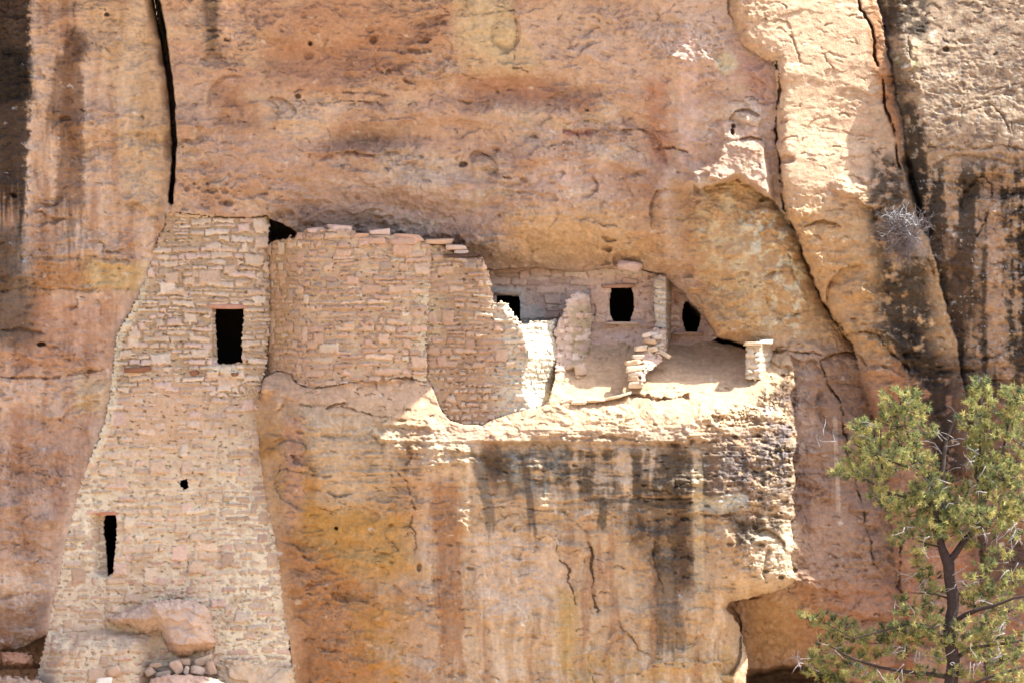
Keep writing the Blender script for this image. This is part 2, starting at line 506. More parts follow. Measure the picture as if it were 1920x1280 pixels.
dA_ = line_d([(1242, 335), (1250, 400), (1262, 480), (1290, 540), (1316, 585), (1350, 622)], 110, .8)
Y = Y - .22 * np.exp(-(dA_ / 20) ** 2) * (~INL)
amp = amp * (.5 + .8 * sst(fbm(U / 170, V / 105, 49, 3), -.2, .28))
rel = 0.15 * N_big + 0.14 * N_mid + 0.055 * N_fine + .020 * N_grain - .10 * (N_sc - .4) - .04 * np.abs(fbm(UW / 18, VW / 10, 46, 3, .6))
rel += .035 * ridge(UW / 34, VW / 20, 47, 3) * sst(fbm(U / 110, V / 80, 48, 2), -.15, .3)
# flaked layers: terraces with sharp risers that come and go
q = 2.6 * fbm(UW / 190, VW / 85, 51, 4, .55) + 0.2 * N_mid
fq = np.floor(q); rq = q - fq
rel += (0.03 + .09 * sst(fbm(U / 120, V / 90, 52, 2), -.2, .3)) * (fq + sst(rq, .93, 1.0))
q = 2.4 * fbm(UW / 70 + 9, VW / 26, 57, 4, .55) + .3 * N_fine
fq = np.floor(q); rq = q - fq
rel += 0.035 * (fq + sst(rq, .88, 1.0)) * sst(fbm(U / 120, V / 120, 58, 2), .0, .35)
# bedding
bed = fbm(U / 260 + .3 * W1, (V + 5 * W2) / 9, 61, 4, .65)
bedm = np.full(U.shape, .2, dtype=F)
bedm = np.maximum(bedm, pmask([(560, 780), (860, 800), (1490, 790), (1495, 985), (1000, 985), (870, 960), (700, 930), (560, 900)], 25))
bedm = np.maximum(bedm, .7 * pmask([(1060, 1060), (1240, 1060), (1260, 1130), (1060, 1130)], 25))
bedm = np.maximum(bedm, .9 * pmask([(1240, 1070), (1420, 1070), (1420, 1130), (1240, 1130)], 15))
bedm = np.maximum(bedm, .35 * pmask([(-40, 430), (280, 430), (210, 720), (-40, 720)], 20))
bedm = np.maximum(bedm, .5 * pmask([(500, 780), (720, 800), (760, 1000), (520, 1000)], 20))
flm = pmask([(690, 960), (900, 985), (1180, 975), (1400, 990), (1400, 1420), (640, 1420)], 35)
bedm = bedm * (1 - .9 * flm)
rel = rel * (1 - .35 * flm) + flm * (.085 * fbm(U / 24 + .3 * W1, V / 190, 65, 4, .55) + .02 * fbm(U / 9, V / 30, 66, 3))
bedv = .45 + .9 * sst(fbm(U / 60, V / 25, 63, 3), -.15, .3)
rel += bedm * (1 - .45 * sst(V, 826, 840) * sst(U, 820, 900) * (1 - sst(U, 1280, 1340))) * bedv * (0.085 * bed + 0.05 * np.floor(bed * 5) / 5)
# coarse pocked texture at the sun-lit right end of the ledge
pk = pmask([(1330, 780), (1495, 690), (1500, 1110), (1400, 1110), (1380, 990), (1340, 900)], 25)
wor = np.abs(fbm(UW / 13, VW / 9, 71, 3, .6))
rel += pk * (0.075 * sst(.16 - wor, 0, .16) * sst(fbm(U / 50, V / 40, 75, 2), -.25, .2) + .03 * N_fine)
pk2 = pmask([(1660, 60), (1960, -60), (1960, 700), (1760, 600), (1700, 300)], 25)
rel += pk2 * (0.03 * sst(.2 - np.abs(fbm(U / 22, V / 13, 73, 4, .6)), 0, .2) + .02 * N_fine)
Y = Y + rel * amp


def scar(cu, cv, r, a, ang, width=1.2, sy=1.0):
    """spalled scar: sharp lip on one side, fading out on the other"""
    w = G.win(cu - 1.3 * r, cv - 1.3 * r, cu + 1.3 * r, cv + 1.3 * r)
    du = UW[w] - cu; dv = (VW[w] - cv) / sy
    d = np.sqrt(du * du + dv * dv) / r
    th = np.arctan2(dv, du) - ang
    th = np.abs((th + math.pi) % (2 * math.pi) - math.pi)
    am = 1 - sst(th, width * .6, width)
    Y[w] += a * np.where(d < 1, d ** 3, 1 - sst(d, 1, 1.04)) * am


UP = -math.pi / 2
for (cu, cv, r, a, ang, wd, sy) in [
    (690, 215, 40, .12, UP, 1.3, .6), (520, 210, 34, .15, UP + .6, 1.3, .9), (440, 200, 50, .14, UP - .7, 1.2, 1.2), (900, 330, 36, .15, UP + .5, 1.4, 1.2),
    (740, 150, 22, .12, UP, 1.2, .9), (860, 170, 60, .12, UP, 1.0, .5), (820, 20, 60, .12, UP + .5, 1.2, .6), (920, 60, 55, .12, .3, 1.2, .9), (980, 60, 60, .1, math.pi, 1.2, .8),
    (1190, 320, 60, .16, UP + .4, 1.2, 1.3), (1270, 420, 50, .14, UP - .6, 1.2, 2.0), (1080, 350, 40, .10, 0.2, 1.2, .6), (650, 310, 60, .12, UP, 1.2, .4), (1100, 240, 60, .08, UP, 1.0, .25),
    (1860, 390, 60, .22, UP - .7, 1.2, 1.0), (1820, 330, 80, .16, UP, 1.1, .5), (1400, 230, 30, .18, UP - .3, 1.5, .8), (1410, 268, 26, .2, UP, 1.3, .5),
    (640, 900, 28, .14, 1.7, 1.0, 1.2), (640, 770, 30, .18, UP - .5, 1.2, .5), (745, 850, 26, .15, 0.2, 1.0, 1.0), (580, 900, 60, .1, 2.8, 1.2, 1.0), (1430, 1030, 40, .18, UP + .5, 1.2, 1.0), (1455, 1060, 25, .15, math.pi, 1.2, 1.6),
    (110, 320, 45, .06, 2.4, 1.2, 1.5), (60, 860, 50, .08, 2.5, 1.2, 1.3), (30, 640, 60, .1, UP, 1.2, .4), (1580, 700, 50, .3, UP + .2, 1.3, .8), (1590, 760, 60, .2, 2.6, 1.2, 1.0), (1340, 1200, 50, .22, .3, 1.4, 1.6), (1380, 1230, 40, .15, 3.0, 1.3, 1.8),
    (1480, 560, 46, .12, 2.2, 1.4, .7), (1470, 530, 40, .1, UP, 1.4, .6), (1610, 560, 60, .2, UP - .8, 1.2, 1.0), (1540, 440, 44, .2, UP, 1.3, .6), (1620, 640, 40, .2, UP, 1.3, .5), (1840, 640, 60, .14, .8, 1.2, .5), (1880, 760, 60, .2, UP - .5, 1.2, .8)]:
    scar(cu, cv, r, a, ang, wd, sy)
for i in range(240):
    cu = rng.uniform(-20, 1940); cv = rng.uniform(-40, 1290); r = 8 + 40 * rng.rand() ** 2
    scar(cu, cv, r, rng.uniform(.02, .07), UP + rng.normal() * 0.9, rng.uniform(.8, 1.4), rng.uniform(.4, 1.2))


def pit(cu, cv, ru, rv, a):
    w = G.win(cu - 1.6 * ru, cv - 1.6 * rv, cu + 1.6 * ru, cv + 1.6 * rv)
    d = np.sqrt(((U[w] + .4 * (UW[w] - U[w]) - cu) / ru) ** 2 + ((V[w] + .4 * (VW[w] - V[w]) - cv) / rv) ** 2)
    Y[w] += a * (1 - sst(d, .55, 1.1))


def pits(n, u0, v0, u1, v1, r0, r1, a, flat=1.0):
    for i in range(n):
        r = r0 + (r1 - r0) * rng.rand() ** 2
        pit(rng.uniform(u0, u1), rng.uniform(v0, v1), r * rng.uniform(.8, 1.6), r * flat, a * rng.uniform(.5, 1.2) * r / r1)


pits(50, 500, 370, 760, 450, 3, 11, .12, .6)
pits(24, 340, 340, 440, 385, 3, 9, .14, .8)
pits(60, 560, -20, 900, 160, 3, 12, .10, .6)
pits(60, 700, 250, 1200, 440, 3, 9, .06, .7)
pits(120, 1200, 790, 1490, 980, 2, 7, .12, .5)
pits(70, 1420, 700, 1492, 960, 2, 6, .12, .8)
pits(120, 1690, 60, 1940, 420, 3, 10, .07, .7)
pits(60, 1720, 430, 1940, 700, 3, 9, .06, .8)
pits(70, 1260, 980, 1490, 1110, 2.5, 8, .10, .7)
pits(60, 520, 900, 900, 1270, 2, 6, .06, .7)
pits(60, 0, 450, 200, 700, 2.5, 8, .07, .6)
for p_ in [(560, 180, 6, 5, .2), (700, 75, 8, 9, .2), (580, 82, 5, 5, .2), (868, 308, 9, 6, .25), (78, 645, 9, 4, .3), (1374, 248, 4, 7, .3), (1376, 238, 4, 4, .3), (785, 1062, 5, 8, .15), (880, 1066, 8, 4, .1), (1470, 230, 8, 5, .1), (1600, 600, 9, 5, .08), (200, 30, 5, 4, .2), (1475, 300, 14, 9, .15), (1656, 52, 5, 5, .2), (1773, 95, 7, 6, .2), (630, 990, 4, 4, .2), (518, 987, 7, 5, .3)]:
    pit(*p_)


def crack(pts, w, a, jag=1.0, c=0):
    m_ = 20 + 3 * w
    aa = np.array(pts)
    wi = G.win(aa[:, 0].min() - m_, aa[:, 1].min() - m_, aa[:, 0].max() + m_, aa[:, 1].max() + m_)
    fu = 2.2 * noise(U[wi] / 6, V[wi] / 6, 91); fv = 2.2 * noise(U[wi] / 6, V[wi] / 6, 92)
    d = seg_dist(U[wi] + jag * (UW[wi] - U[wi]) + fu, V[wi] + jag * (VW[wi] - V[wi]) + fv, pts)
    ww = w * np.clip(.75 + 1.1 * noise(U[wi] / 22, V[wi] / 22, 93), .15, 1.3)
    Y[wi] += .7 * a * np.clip(ww / w, .2, 1) * (1 - sst(d, ww * .35, ww))
    p0, p1 = aa[aa[:, 0].argsort()], aa[aa[:, 1].argsort()]
    if np.ptp(aa[:, 0]) > np.ptp(aa[:, 1]):
        sd_ = V[wi] + fv - np.interp(U[wi], p0[:, 0], p0[:, 1]).astype(F); en = (U[wi] > p0[0, 0]) & (U[wi] < p0[-1, 0])
        off = .25 * min(a, .2)
    else:
        sd_ = U[wi] + fu - np.interp(V[wi], p1[:, 1], p1[:, 0]).astype(F); en = (V[wi] > p1[0, 1]) & (V[wi] < p1[-1, 1])
        off = .2 * min(a, .2)
        if int(aa[0, 0]) % 2: sd_ = -sd_
    Y[wi] += off * np.where(en & (sd_ > 0), np.exp(-np.clip(sd_, 0, 90) / 6), 0)


CRACKS = [([(1460, 120), (1456, 200), (1460, 300), (1464, 350), (1475, 400), (1502, 470)], 3.0, .5), ([(1500, 470), (1512, 505), (1530, 540), (1548, 575), (1580, 620), (1600, 645)], 2.8, .3),
          ([(1478, 480), (1490, 520), (1510, 545), (1520, 575)], 2.2, .12), ([(1538, 670), (1550, 720), (1564, 738), (1572, 750), (1577, 775), (1576, 800), (1584, 830), (1590, 860)], 2.3, .25), ([(1600, 860), (1604, 900), (1614, 950), (1620, 980), (1632, 1010), (1640, 1060)], 2.3, .2),
          ([(1560, 665), (1500, 660), (1455, 658)], 2.5, .2), ([(1690, 1000), (1686, 1100), (1700, 1120)], 3, .3), ([(1102, 1015), (1109, 1035), (1107, 1060), (1113, 1082), (1110, 1104), (1114, 1128), (1122, 1146)], 2.6, .2),
          ([(1046, 1026), (1050, 1050), (1064, 1066), (1066, 1090), (1078, 1104), (1080, 1132)], 2.0, .16), ([(740, 880), (752, 890), (765, 905), (766, 930), (776, 950), (768, 985), (780, 1000), (778, 1040)], 1.7, .09), ([(500, 875), (560, 880), (580, 885), (620, 890)], 1.8, .12),
          ([(1155, 1160), (1166, 1182), (1190, 1200), (1206, 1222), (1240, 1235)], 1.6, .08), ([(1225, 1010), (1232, 1080), (1250, 1130)], 2, .08), ([(100, 208), (130, 205), (180, 210), (210, 214), (270, 218)], 2, .08),
          ([(0, 100), (60, 100), (100, 102), (128, 86), (137, 60), (140, 0)], 2.2, .08), ([(0, 706), (80, 708), (140, 700), (200, 690)], 4, .14), ([(40, 485), (110, 482), (200, 488), (280, 486)], 5, .12), ([(0, 545), (80, 540), (180, 545), (260, 540)], 3, .08),
          ([(0, 1030), (60, 1022), (120, 1030)], 2, .05), ([(0, 1120), (50, 1108), (100, 1112)], 3, .1), ([(380, 112), (400, 118), (440, 116)], 3, .12), ([(640, 172), (680, 175), (740, 180)], 2.4, .12), ([(575, 195), (640, 190), (700, 195)], 2, .1),
          ([(1055, 243), (1080, 248), (1120, 244)], 4, .10), ([(960, 130), (975, 128), (990, 135)], 2.5, .15), ([(860, 190), (915, 192)], 3, .12), ([(930, 10), (965, 20), (970, 60), (962, 110)], 2, .08), ([(820, 5), (850, 30), (905, 22), (965, 18)], 1.6, .08),
          ([(1230, 280), (1262, 276), (1290, 285)], 3, .15), ([(1740, 275), (1800, 283), (1870, 270), (1940, 285)], 4, .15), ([(1840, 330), (1862, 350), (1850, 420), (1830, 440)], 2.6, .2), ([(1855, 190), (1880, 215), (1895, 250)], 2, .1), ([(1790, 165), (1920, 165)], 2, .06), ([(1700, 70), (1705, 110)], 2, .1),
          ([(1690, 480), (1740, 485), (1755, 520)], 3, .12), ([(1640, 620), (1700, 690), (1720, 760), (1730, 800)], 3, .2), ([(1800, 620), (1850, 640), (1840, 650)], 3, .12), ([(1270, 40), (1330, 25)], 1.6, .06), ([(1500, 240), (1640, 255)], 1.6, .05), ([(1540, 90), (1560, 130)], 2, .08), ([(1480, 60), (1500, 120)], 2, .08), ([(880, 955), (960, 950), (1060, 955)], 2, .08), ([(1180, 744), (1240, 748), (1290, 744)], 4, .3), ([(1060, 826), (1150, 822), (1260, 830), (1345, 826)], 5, .16), ([(1100, 938), (1180, 930), (1290, 936)], 3, .12), ([(1300, 965), (1400, 962), (1480, 970)], 5, .16), ([(560, 760), (640, 762), (700, 778), (760, 790)], 2.5, .12), ([(1000, 905), (1100, 890), (1200, 888)], 2, .1)]
for pts, w_, a_ in CRACKS:
    crack(pts, w_, a_)
for i in range(150):                       # short random fissures
    u0 = rng.uniform(0, 1920); v0 = rng.uniform(-20, 1280)
    ver = rng.rand() < .35
    pts = [(u0, v0)]
    for k in range(rng.randint(2, 6)):
        if ver: pts.append((pts[-1][0] + rng.normal() * 6, pts[-1][1] + rng.uniform(6, 18)))
        else: pts.append((pts[-1][0] + rng.uniform(7, 22), pts[-1][1] + rng.normal() * 4))
    crack(pts, rng.uniform(1.3, 2.3), rng.uniform(.02, .07))

for i in range(3600):                      # tiny chipped lips
    cu = rng.uniform(-20, 1940); cv = rng.uniform(-20, 1290); r = 3 + 9 * rng.rand() ** 2
    scar(cu, cv, r, rng.uniform(.015, .05) * (.5 + r / 9), UP + rng.normal() * 0.6, rng.uniform(.8, 1.5), rng.uniform(.25, .8))
for i in range(700):                       # hairline bedding partings
    u0 = rng.uniform(0, 1920); v0 = rng.uniform(-20, 1280)
    if v0 > 960 and 560 < u0 < 1420 and i % 3: continue
    L_ = rng.uniform(5, 30)
    crack([(u0, v0), (u0 + L_ * .5, v0 + rng.normal() * 2.5), (u0 + L_, v0 + rng.normal() * 3.5)], rng.uniform(1.1, 1.9), rng.uniform(.02, .06))

# the masonry stands in front of the rock
for pts, fn in ((TOWER, y_tower), (ROUND, y_round), (WING, y_wing)):
    a = np.array(pts)
    w = G.win(a[:, 0].min(), a[:, 1].min(), a[:, 0].max(), a[:, 1].max())
    ins = inside(U[w], V[w], pts)
    Y[w] = np.where(ins, np.maximum(Y[w], fn(U[w], V[w]) + .06), Y[w])
    if pts is TOWER:                       # the rock is flush with the masonry along the joints
        w = G.win(20, 420, 620, 1330)
        dT = -sdf(U[w] + .4 * (UW[w] - U[w]), V[w], TOWER)
        uc = np.where(U[w] < 330, U[w] + dT, U[w] - dT)
        tgt = fn(uc, V[w]) - .03 + .02 * noise(U[w] / 9, V[w] / 7, 97)
        side = np.where(U[w] < 330, sst(V[w], 430, 520), sst(V[w], 720, 760)) * (1 - sst(V[w], 1180, 1215) * (U[w] < 330))
        k = (1 - sst(dT, 2, 34)) * (dT > 0) * side
        Y[w] = Y[w] + (tgt - Y[w]) * k
        Y[w] = np.where((dT <= 0) & (dT > -24) & (side > .3) & (V[w] < 1200), np.minimum(Y[w], fn(U[w], V[w]) - .03 + .02 * noise(U[w] / 9, V[w] / 7, 97) + .10 * sst(-dT, 0, 12)), Y[w])

W5 = fbm(U / 7, V / 7, 18, 3, .6); W6 = fbm(U / 7 + 11, V / 7, 19, 3, .6)
UW = UW + 5 * W5; VW = VW + 5 * W6
# ------------------------------------------------------------------ rock colours (stains, varnish, beds, painted shade in hollows and rooms)
Cc = np.empty(U.shape + (3,), dtype=F)
Cc[:] = alb(196, 152, 124)
Cc = mixc(Cc, alb(208, 172, 144), sst(fbm(U / 170, V / 90, 101, 4, .6), -.15, .35))
Cc = mixc(Cc, alb(204, 160, 134), .6 * sst(fbm(U / 120 + 30, V / 70, 102, 4, .6), .0, .4))
Cc = mixc(Cc, alb(172, 122, 94), .5 * sst(fbm(U / 130 + 7, V / 60, 103, 4, .6), .05, .5))
Cc = mixc(Cc, alb(202, 168, 132), .6 * sst(fbm(U / 90 + 3, V / 50, 105, 4, .6), .12, .5))


def paint(color, m, k=1.0):
    global Cc
    Cc = mixc(Cc, alb(*color), np.clip(m * k, 0, 1))


STR = fbm(U / 34 + .25 * W1, V / 330, 111, 4, .5)      # run-off streaks
STR2 = fbm(U / 9 + .2 * W3, V / 120, 113, 3, .55)
BAN = fbm(U / 260, (V + 10 * W2) / 13, 115, 4, .6)
BLT = fbm(U / 26, V / 22, 117, 4, .65)


def streak(u0, v0, u1, v1, w0, w1, soft=.6, raggedness=.5):
    """run-off stain from (u0, v0) down to (u1, v1)"""
    t = (V - v0) / (v1 - v0)
    c = u0 + (u1 - u0) * t + 5 * W1
    wd = w0 + (w1 - w0) * t
    d = np.abs(U - c) / np.maximum(wd, 1)
    m = (1 - sst(d + raggedness * STR + .35 * BLT + .25 * W5, 1 - .55 * soft, 1 + .12)) * sst(t, -.03, .04) * (1 - sst(t + .25 * STR2, .75, 1.05))
    return m


# left buttress
LBm = sst(psd(LB, True, 200), -2, 2) * (V < 1235)
paint((208, 168, 138), LBm, .7)
paint((176, 126, 94), LBm * sst(STR, -.05, .3), .7)
paint((222, 184, 156), LBm * sst(-STR, .08, .35), .7)
paint((200, 166, 124), pmask([(150, 0), (290, 0), (322, 200), (320, 330), (300, 400), (230, 380), (220, 200), (170, 60)], 30), .42)
paint((176, 120, 88), pmask([(40, 560), (210, 560), (210, 690), (0, 700), (0, 600)], 25), .6)
paint((200, 160, 100), pmask([(150, 490), (280, 490), (260, 545), (160, 545)], 10), .7)
paint((168, 112, 62), pmask([(60, 485), (160, 490), (170, 550), (60, 545)], 15), .7)
paint((206, 168, 118), pmask([(145, 708), (208, 712), (200, 775), (140, 775)], 14), .5)
paint((216, 172, 142), pmask([(-40, 712), (65, 712), (70, 760), (-40, 765)], 8), .7)
paint((160, 112, 88), pmask([(-40, 770), (190, 780), (150, 880), (100, 1060), (-40, 1060)], 30), .5)
paint((140, 98, 78), pmask([(-40, 1120), (100, 1120), (90, 1200), (-40, 1220)], 25), .6)
paint((58, 44, 36), streak(18, -60, 15, 480, 42, 30, .3, .2), .93)
paint((48, 40, 34), pmask([(-50, 80), (58, 90), (64, 190), (-50, 200)], 8), .8)
paint((70, 54, 42), pmask([(-50, 420), (40, 430), (60, 560), (70, 640), (40, 650), (-50, 640)], 25), .75)
paint((122, 84, 60), streak(135, 50, 130, 480, 16, 34, .4, .3), .75)
paint((104, 74, 56), ell(150, 85, 16, 30, .5), .8)
paint((130, 92, 66), streak(120, 100, 105, 270, 14, 30, .4, .2), .7)
paint((120, 92, 72), pmask([(385, -40), (408, -40), (416, 60), (420, 112), (388, 112), (384, 40)], 8), .75)
paint((226, 180, 150), streak(430, -30, 430, 110, 22, 20), .6)
# main face
paint((200, 163, 140), pmask([(880, 40), (1360, -40), (1360, 120), (1230, 170), (1080, 160), (930, 150)], 40), .7)
paint((206, 180, 142), pmask([(840, -20), (960, -20), (968, 60), (955, 130), (900, 100), (860, 60)], 12), .7)
paint((208, 172, 126), pmask([(850, 40), (980, 60), (1030, 120), (960, 160), (860, 130)], 15), .5)
paint((172, 112, 74), pmask([(480, 60), (640, -20), (860, 20), (820, 100), (620, 170), (500, 150)], 45), .55)  # orange-brown rock, with the upper hollow's shading painted in
paint((150, 104, 80), pmask([(640, 235), (760, 225), (780, 265), (700, 290), (600, 280)], 25), .5)  # shading of the small hollow painted in as brown
paint((164, 104, 72), pmask([(850, 145), (1000, 140), (1120, 180), (1100, 215), (960, 200), (870, 190)], 22), .6)  # shade of the long hollow put into the colour
paint((164, 110, 76), pmask([(400, 160), (450, 160), (500, 250), (440, 260), (405, 240)], 20), .6)
paint((140, 104, 84), pmask([(500, 385), (700, 400), (870, 440), (930, 480), (870, 480), (700, 440), (560, 430), (505, 420)], 20), .6)
paint((160, 100, 88), pmask([(1052, 240), (1110, 242), (1120, 250), (1056, 252)], 4), .8)
paint((206, 158, 110), pmask([(950, 400), (1240, 380), (1260, 500), (1100, 492), (960, 490)], 30), .8)
paint((176, 118, 78), pmask([(1150, 330), (1240, 330), (1260, 520), (1210, 480), (1170, 400)], 30), .45)
paint((176, 110, 76), pmask([(1210, 150), (1250, 150), (1260, 300), (1240, 330), (1215, 300)], 14), .6)
paint((224, 180, 160), streak(1290, 60, 1290, 330, 16, 20), .5)
paint((186, 132, 112), pmask([(1380, 100), (1450, 120), (1455, 200), (1420, 200), (1390, 150)], 14), .6)
paint((206, 186, 150), ell(1362, 118, 22, 22, .4), .7)
# yellow bulge and the red recess
sdR = psd(RC)
RCm = np.where(U < 1320, sst(sdR, -4, 60) * (V < 540) + (V >= 540) * sst(sdR, -3, 3), sst(sdR, -3, 3))
paint((196, 148, 96), RCm * (1 - sst(V, 600, 700)), .85)
paint((216, 186, 138), RCm * (1 - sst(V, 520, 640)) * sst(BLT, -.1, .3), .6)
paint((222, 206, 176), pmask([(1380, 380), (1450, 380), (1500, 500), (1520, 600), (1480, 640), (1440, 600), (1430, 520), (1400, 440)], 30) * sst(BLT, .02, .22), .75)
paint((186, 128, 82), pmask([(1275, 340), (1300, 380), (1318, 480), (1350, 600), (1440, 650), (1340, 630), (1300, 580), (1270, 480)], 24), .6)
paint((166, 126, 101), RCm * sst(V, 620, 720), .9)
paint((150, 106, 82), RCm * sst(V, 640, 720) * sst(BLT, .0, .35), .6)
paint((204, 166, 140), pmask([(1496, 680), (1530, 680), (1530, 860), (1496, 850)], 10) * sst(BLT, -.15, .15), .6)
paint((128, 96, 84), streak(1508, 880, 1506, 1000, 12, 16), .6)
paint((214, 182, 156), streak(1568, 780, 1572, 980, 5, 6), .6)
paint((188, 138, 80), pmask([(1400, 1120), (1520, 1110), (1560, 1160), (1500, 1250), (1400, 1240)], 30), .6)
paint((176, 118, 84), pmask([(1500, 1100), (1700, 1080), (1720, 1300), (1500, 1300)], 40), .6)
# lit slab and far right
SAm = sst(psd(SA, True, 200), -2, 2); SBm = sst(SDB, -2, 2)
paint((200, 156, 120), SAm * (1 - SBm) * (1 - sst(V, 330, 420)), .8)
paint((210, 170, 132), SAm * (1 - SBm) * (1 - sst(V, 330, 420)) * sst(BLT, -.2, .2), .6)
paint((206, 150, 120), SAm * (1 - sst(V, 330, 420)) * sst(BAN, .18, .4), .5)
paint((200, 150, 98), SAm * (1 - SBm) * sst(V, 330, 420) * (1 - sst(V, 640, 760)), .8)
paint((164, 116, 90), SAm * sst(V, 640, 760), .85)
paint((172, 108, 76), SAm * sst(V, 600, 760) * sst(STR, .0, .3), .6)
paint((166, 132, 102), SBm * (1 - sst(V, 250, 330)), .9)
paint((112, 94, 82), SBm * (1 - sst(V, 250, 330)) * sst(BLT + .5 * fbm(U / 8, V / 7, 118, 3), .02, .3), .75)
paint((184, 160, 132), SBm * (1 - sst(V, 250, 330)) * sst(-BLT, .1, .3), .6)
paint((184, 142, 104), SBm * sst(V, 270, 330) * (1 - sst(V, 640, 760)), .75)
paint((182, 116, 70), pmask([(1622, -40), (1652, 40), (1680, 160), (1690, 300), (1672, 250), (1650, 160), (1630, 70)], 8), .75)
DK = (62, 52, 44)
varn = SBm * sst(V, 280, 330) * sst(STR + .6 * BLT, -.16, .12) * (1 - sst(V, 700, 860))
paint((66, 54, 44), varn, .88)
paint(DK, pmask([(1650, -40), (1740, -40), (1745, 60), (1715, 75), (1660, 60)], 14) * sst(BLT, -.3, .0), .85)
paint((70, 58, 50), pmask([(1660, 80), (1690, 100), (1700, 200), (1690, 280), (1676, 200)], 10), .7)
paint(DK, pmask([(1690, 190), (1730, 200), (1745, 300), (1755, 430), (1720, 420), (1700, 320)], 12) * sst(BLT + STR, -.35, .0), .9)
paint(DK, pmask([(1632, 280), (1690, 300), (1700, 360), (1720, 470), (1640, 480), (1625, 380)], 14) * sst(BLT, -.3, .05), .85)
paint((66, 54, 44), pmask([(1640, 480), (1740, 480), (1760, 620), (1700, 650), (1640, 610)], 22) * sst(BLT + .4 * STR, -.4, .0), .92)
paint((54, 44, 38), pmask([(1640, 610), (1720, 600), (1790, 700), (1810, 900), (1750, 900), (1720, 740)], 20) * sst(BLT, -.5, -.1), .95)
paint((92, 66, 50), pmask([(1760, 430), (1840, 440), (1850, 620), (1780, 620)], 22), .6)
paint((74, 56, 46), pmask([(1760, 640), (1860, 680), (1900, 900), (1800, 900)], 28), .65)
paint((196, 150, 116), streak(1862, 330, 1868, 720, 14, 22, .5, .3), .85)
paint((76, 58, 46), pmask([(1880, 340), (1960, 330), (1960, 700), (1900, 650)], 22) * sst(BLT + STR, -.2, .15), .7)
paint((200, 190, 170), SBm * sst(fbm(U / 7, V / 7, 131, 2), .38, .5) * sst(V, 60, 120) * sst(fbm(U / 60, V / 60, 133, 2), -.1, .2), .7)
paint((178, 168, 90), ell(1705, 110, 26, 26, .6) * sst(BLT, .0, .2), .5)
paint((70, 52, 44), pmask([(1810, 1000), (1960, 1000), (1960, 1120), (1830, 1100)], 22), .6)
# ledge
paint((212, 164, 124), INL * (1 - sst(V, 780, 840)), .85)
paint((216, 170, 126), INL * (1 - sst(V, 790, 850)) * sst(U, 850, 1050), .6)
FRm = INL * sst(V, 800, 850)
LFm = INL * sst(V, 745, 790) * (1 - sst(U, 700, 830))
paint((196, 150, 104), LFm, .85)
paint((184, 128, 68), LFm * sst(fbm(U / 70, V / 80, 141, 3), -.1, .3) * sst(V, 780, 850), .85)
paint((208, 172, 136), pmask([(570, 760), (760, 800), (760, 860), (720, 930), (640, 960), (570, 850)], 20), .8)
paint((200, 148, 122), streak(548, 780, 555, 1010, 18, 18), .6)
paint((200, 160, 120), FRm * sst(U, 740, 860), .85)
paint((176, 126, 90), FRm * sst(U, 740, 860) * sst(STR, .05, .3), .75)
paint((222, 186, 152), FRm * sst(U, 740, 860) * sst(-STR, .08, .3), .6)
paint((184, 126, 84), pmask([(520, 1000), (640, 1020), (700, 1150), (720, 1320), (540, 1320), (540, 1150)], 35), .75)
paint((190, 138, 66), pmask([(560, 940), (760, 960), (790, 1080), (640, 1080), (560, 1010)], 25), .65)
paint((190, 134, 64), pmask([(640, 1120), (760, 1150), (760, 1300), (680, 1300)], 30) * sst(BLT, -.2, .1), .7)
paint((160, 104, 66), streak(835, 900, 850, 1290, 26, 30, .6, .6), .65)
paint((218, 180, 148), pmask([(880, 1000), (1060, 1000), (1060, 1130), (900, 1160)], 25), .7)
paint((194, 148, 82), pmask([(1045, 1100), (1085, 1110), (1075, 1260), (1095, 1290), (1045, 1250)], 14), .75)
paint((192, 150, 90), pmask([(1060, 1210), (1250, 1230), (1390, 1200), (1390, 1300), (1080, 1300)], 25) * sst(BLT, -.15, .15), .55)
paint((88, 72, 58), pmask([(880, 838), (1060, 835), (1340, 840), (1340, 955), (1180, 965), (1060, 920), (960, 930), (900, 900)], 22) * sst(STR + .6 * BAN + .3 * BLT, -.42, .02), .88)
paint((190, 176, 156), pmask([(960, 835), (1060, 832), (1060, 900), (1020, 930), (960, 900)], 14) * sst(STR, -.25, .1), .7)
paint((120, 104, 88), streak(895, 850, 925, 1010, 12, 12), .7)
paint((104, 86, 72), streak(985, 860, 1000, 1010, 8, 8), .75)
paint((90, 76, 62), streak(1132, 930, 1128, 1000, 6, 12), .8)
paint((84, 66, 54), pmask([(1165, 965), (1305, 960), (1312, 1060), (1300, 1110), (1250, 1100), (1225, 1060), (1175, 1010)], 20) * (.65 + .35 * sst(STR + BLT, -.2, .1)), .85)
paint((84, 68, 56), streak(1245, 1040, 1255, 1230, 22, 36, .6, .4), .6)
paint((214, 180, 138), streak(1308, 860, 1312, 1140, 9, 11, .5, .2), .8)
paint((88, 78, 72), pmask([(1345, 850), (1400, 850), (1410, 900), (1380, 960), (1350, 950)], 12) * sst(BLT, -.25, .05), .7)
paint((76, 66, 60), pmask([(1370, 970), (1480, 972), (1470, 1010), (1420, 1030), (1375, 1020)], 10) * sst(STR, -.3, .0), .8)
paint((170, 152, 150), pmask([(1420, 760), (1490, 740), (1492, 880), (1440, 880)], 16) * sst(BLT, -.05, .15), .55)
paint((104, 88, 84), pmask([(1345, 815), (1490, 790), (1492, 960), (1345, 960)], 20) * sst(BLT + .5 * W5, -.35, .1), .72)
paint((236, 220, 196), pmask([(1300, 935), (1400, 925), (1410, 955), (1300, 958)], 8), .6)
paint((222, 188, 154), pmask([(1400, 1000), (1490, 980), (1490, 1100), (1420, 1100)], 15), .6)
sdA = psd(ALC)
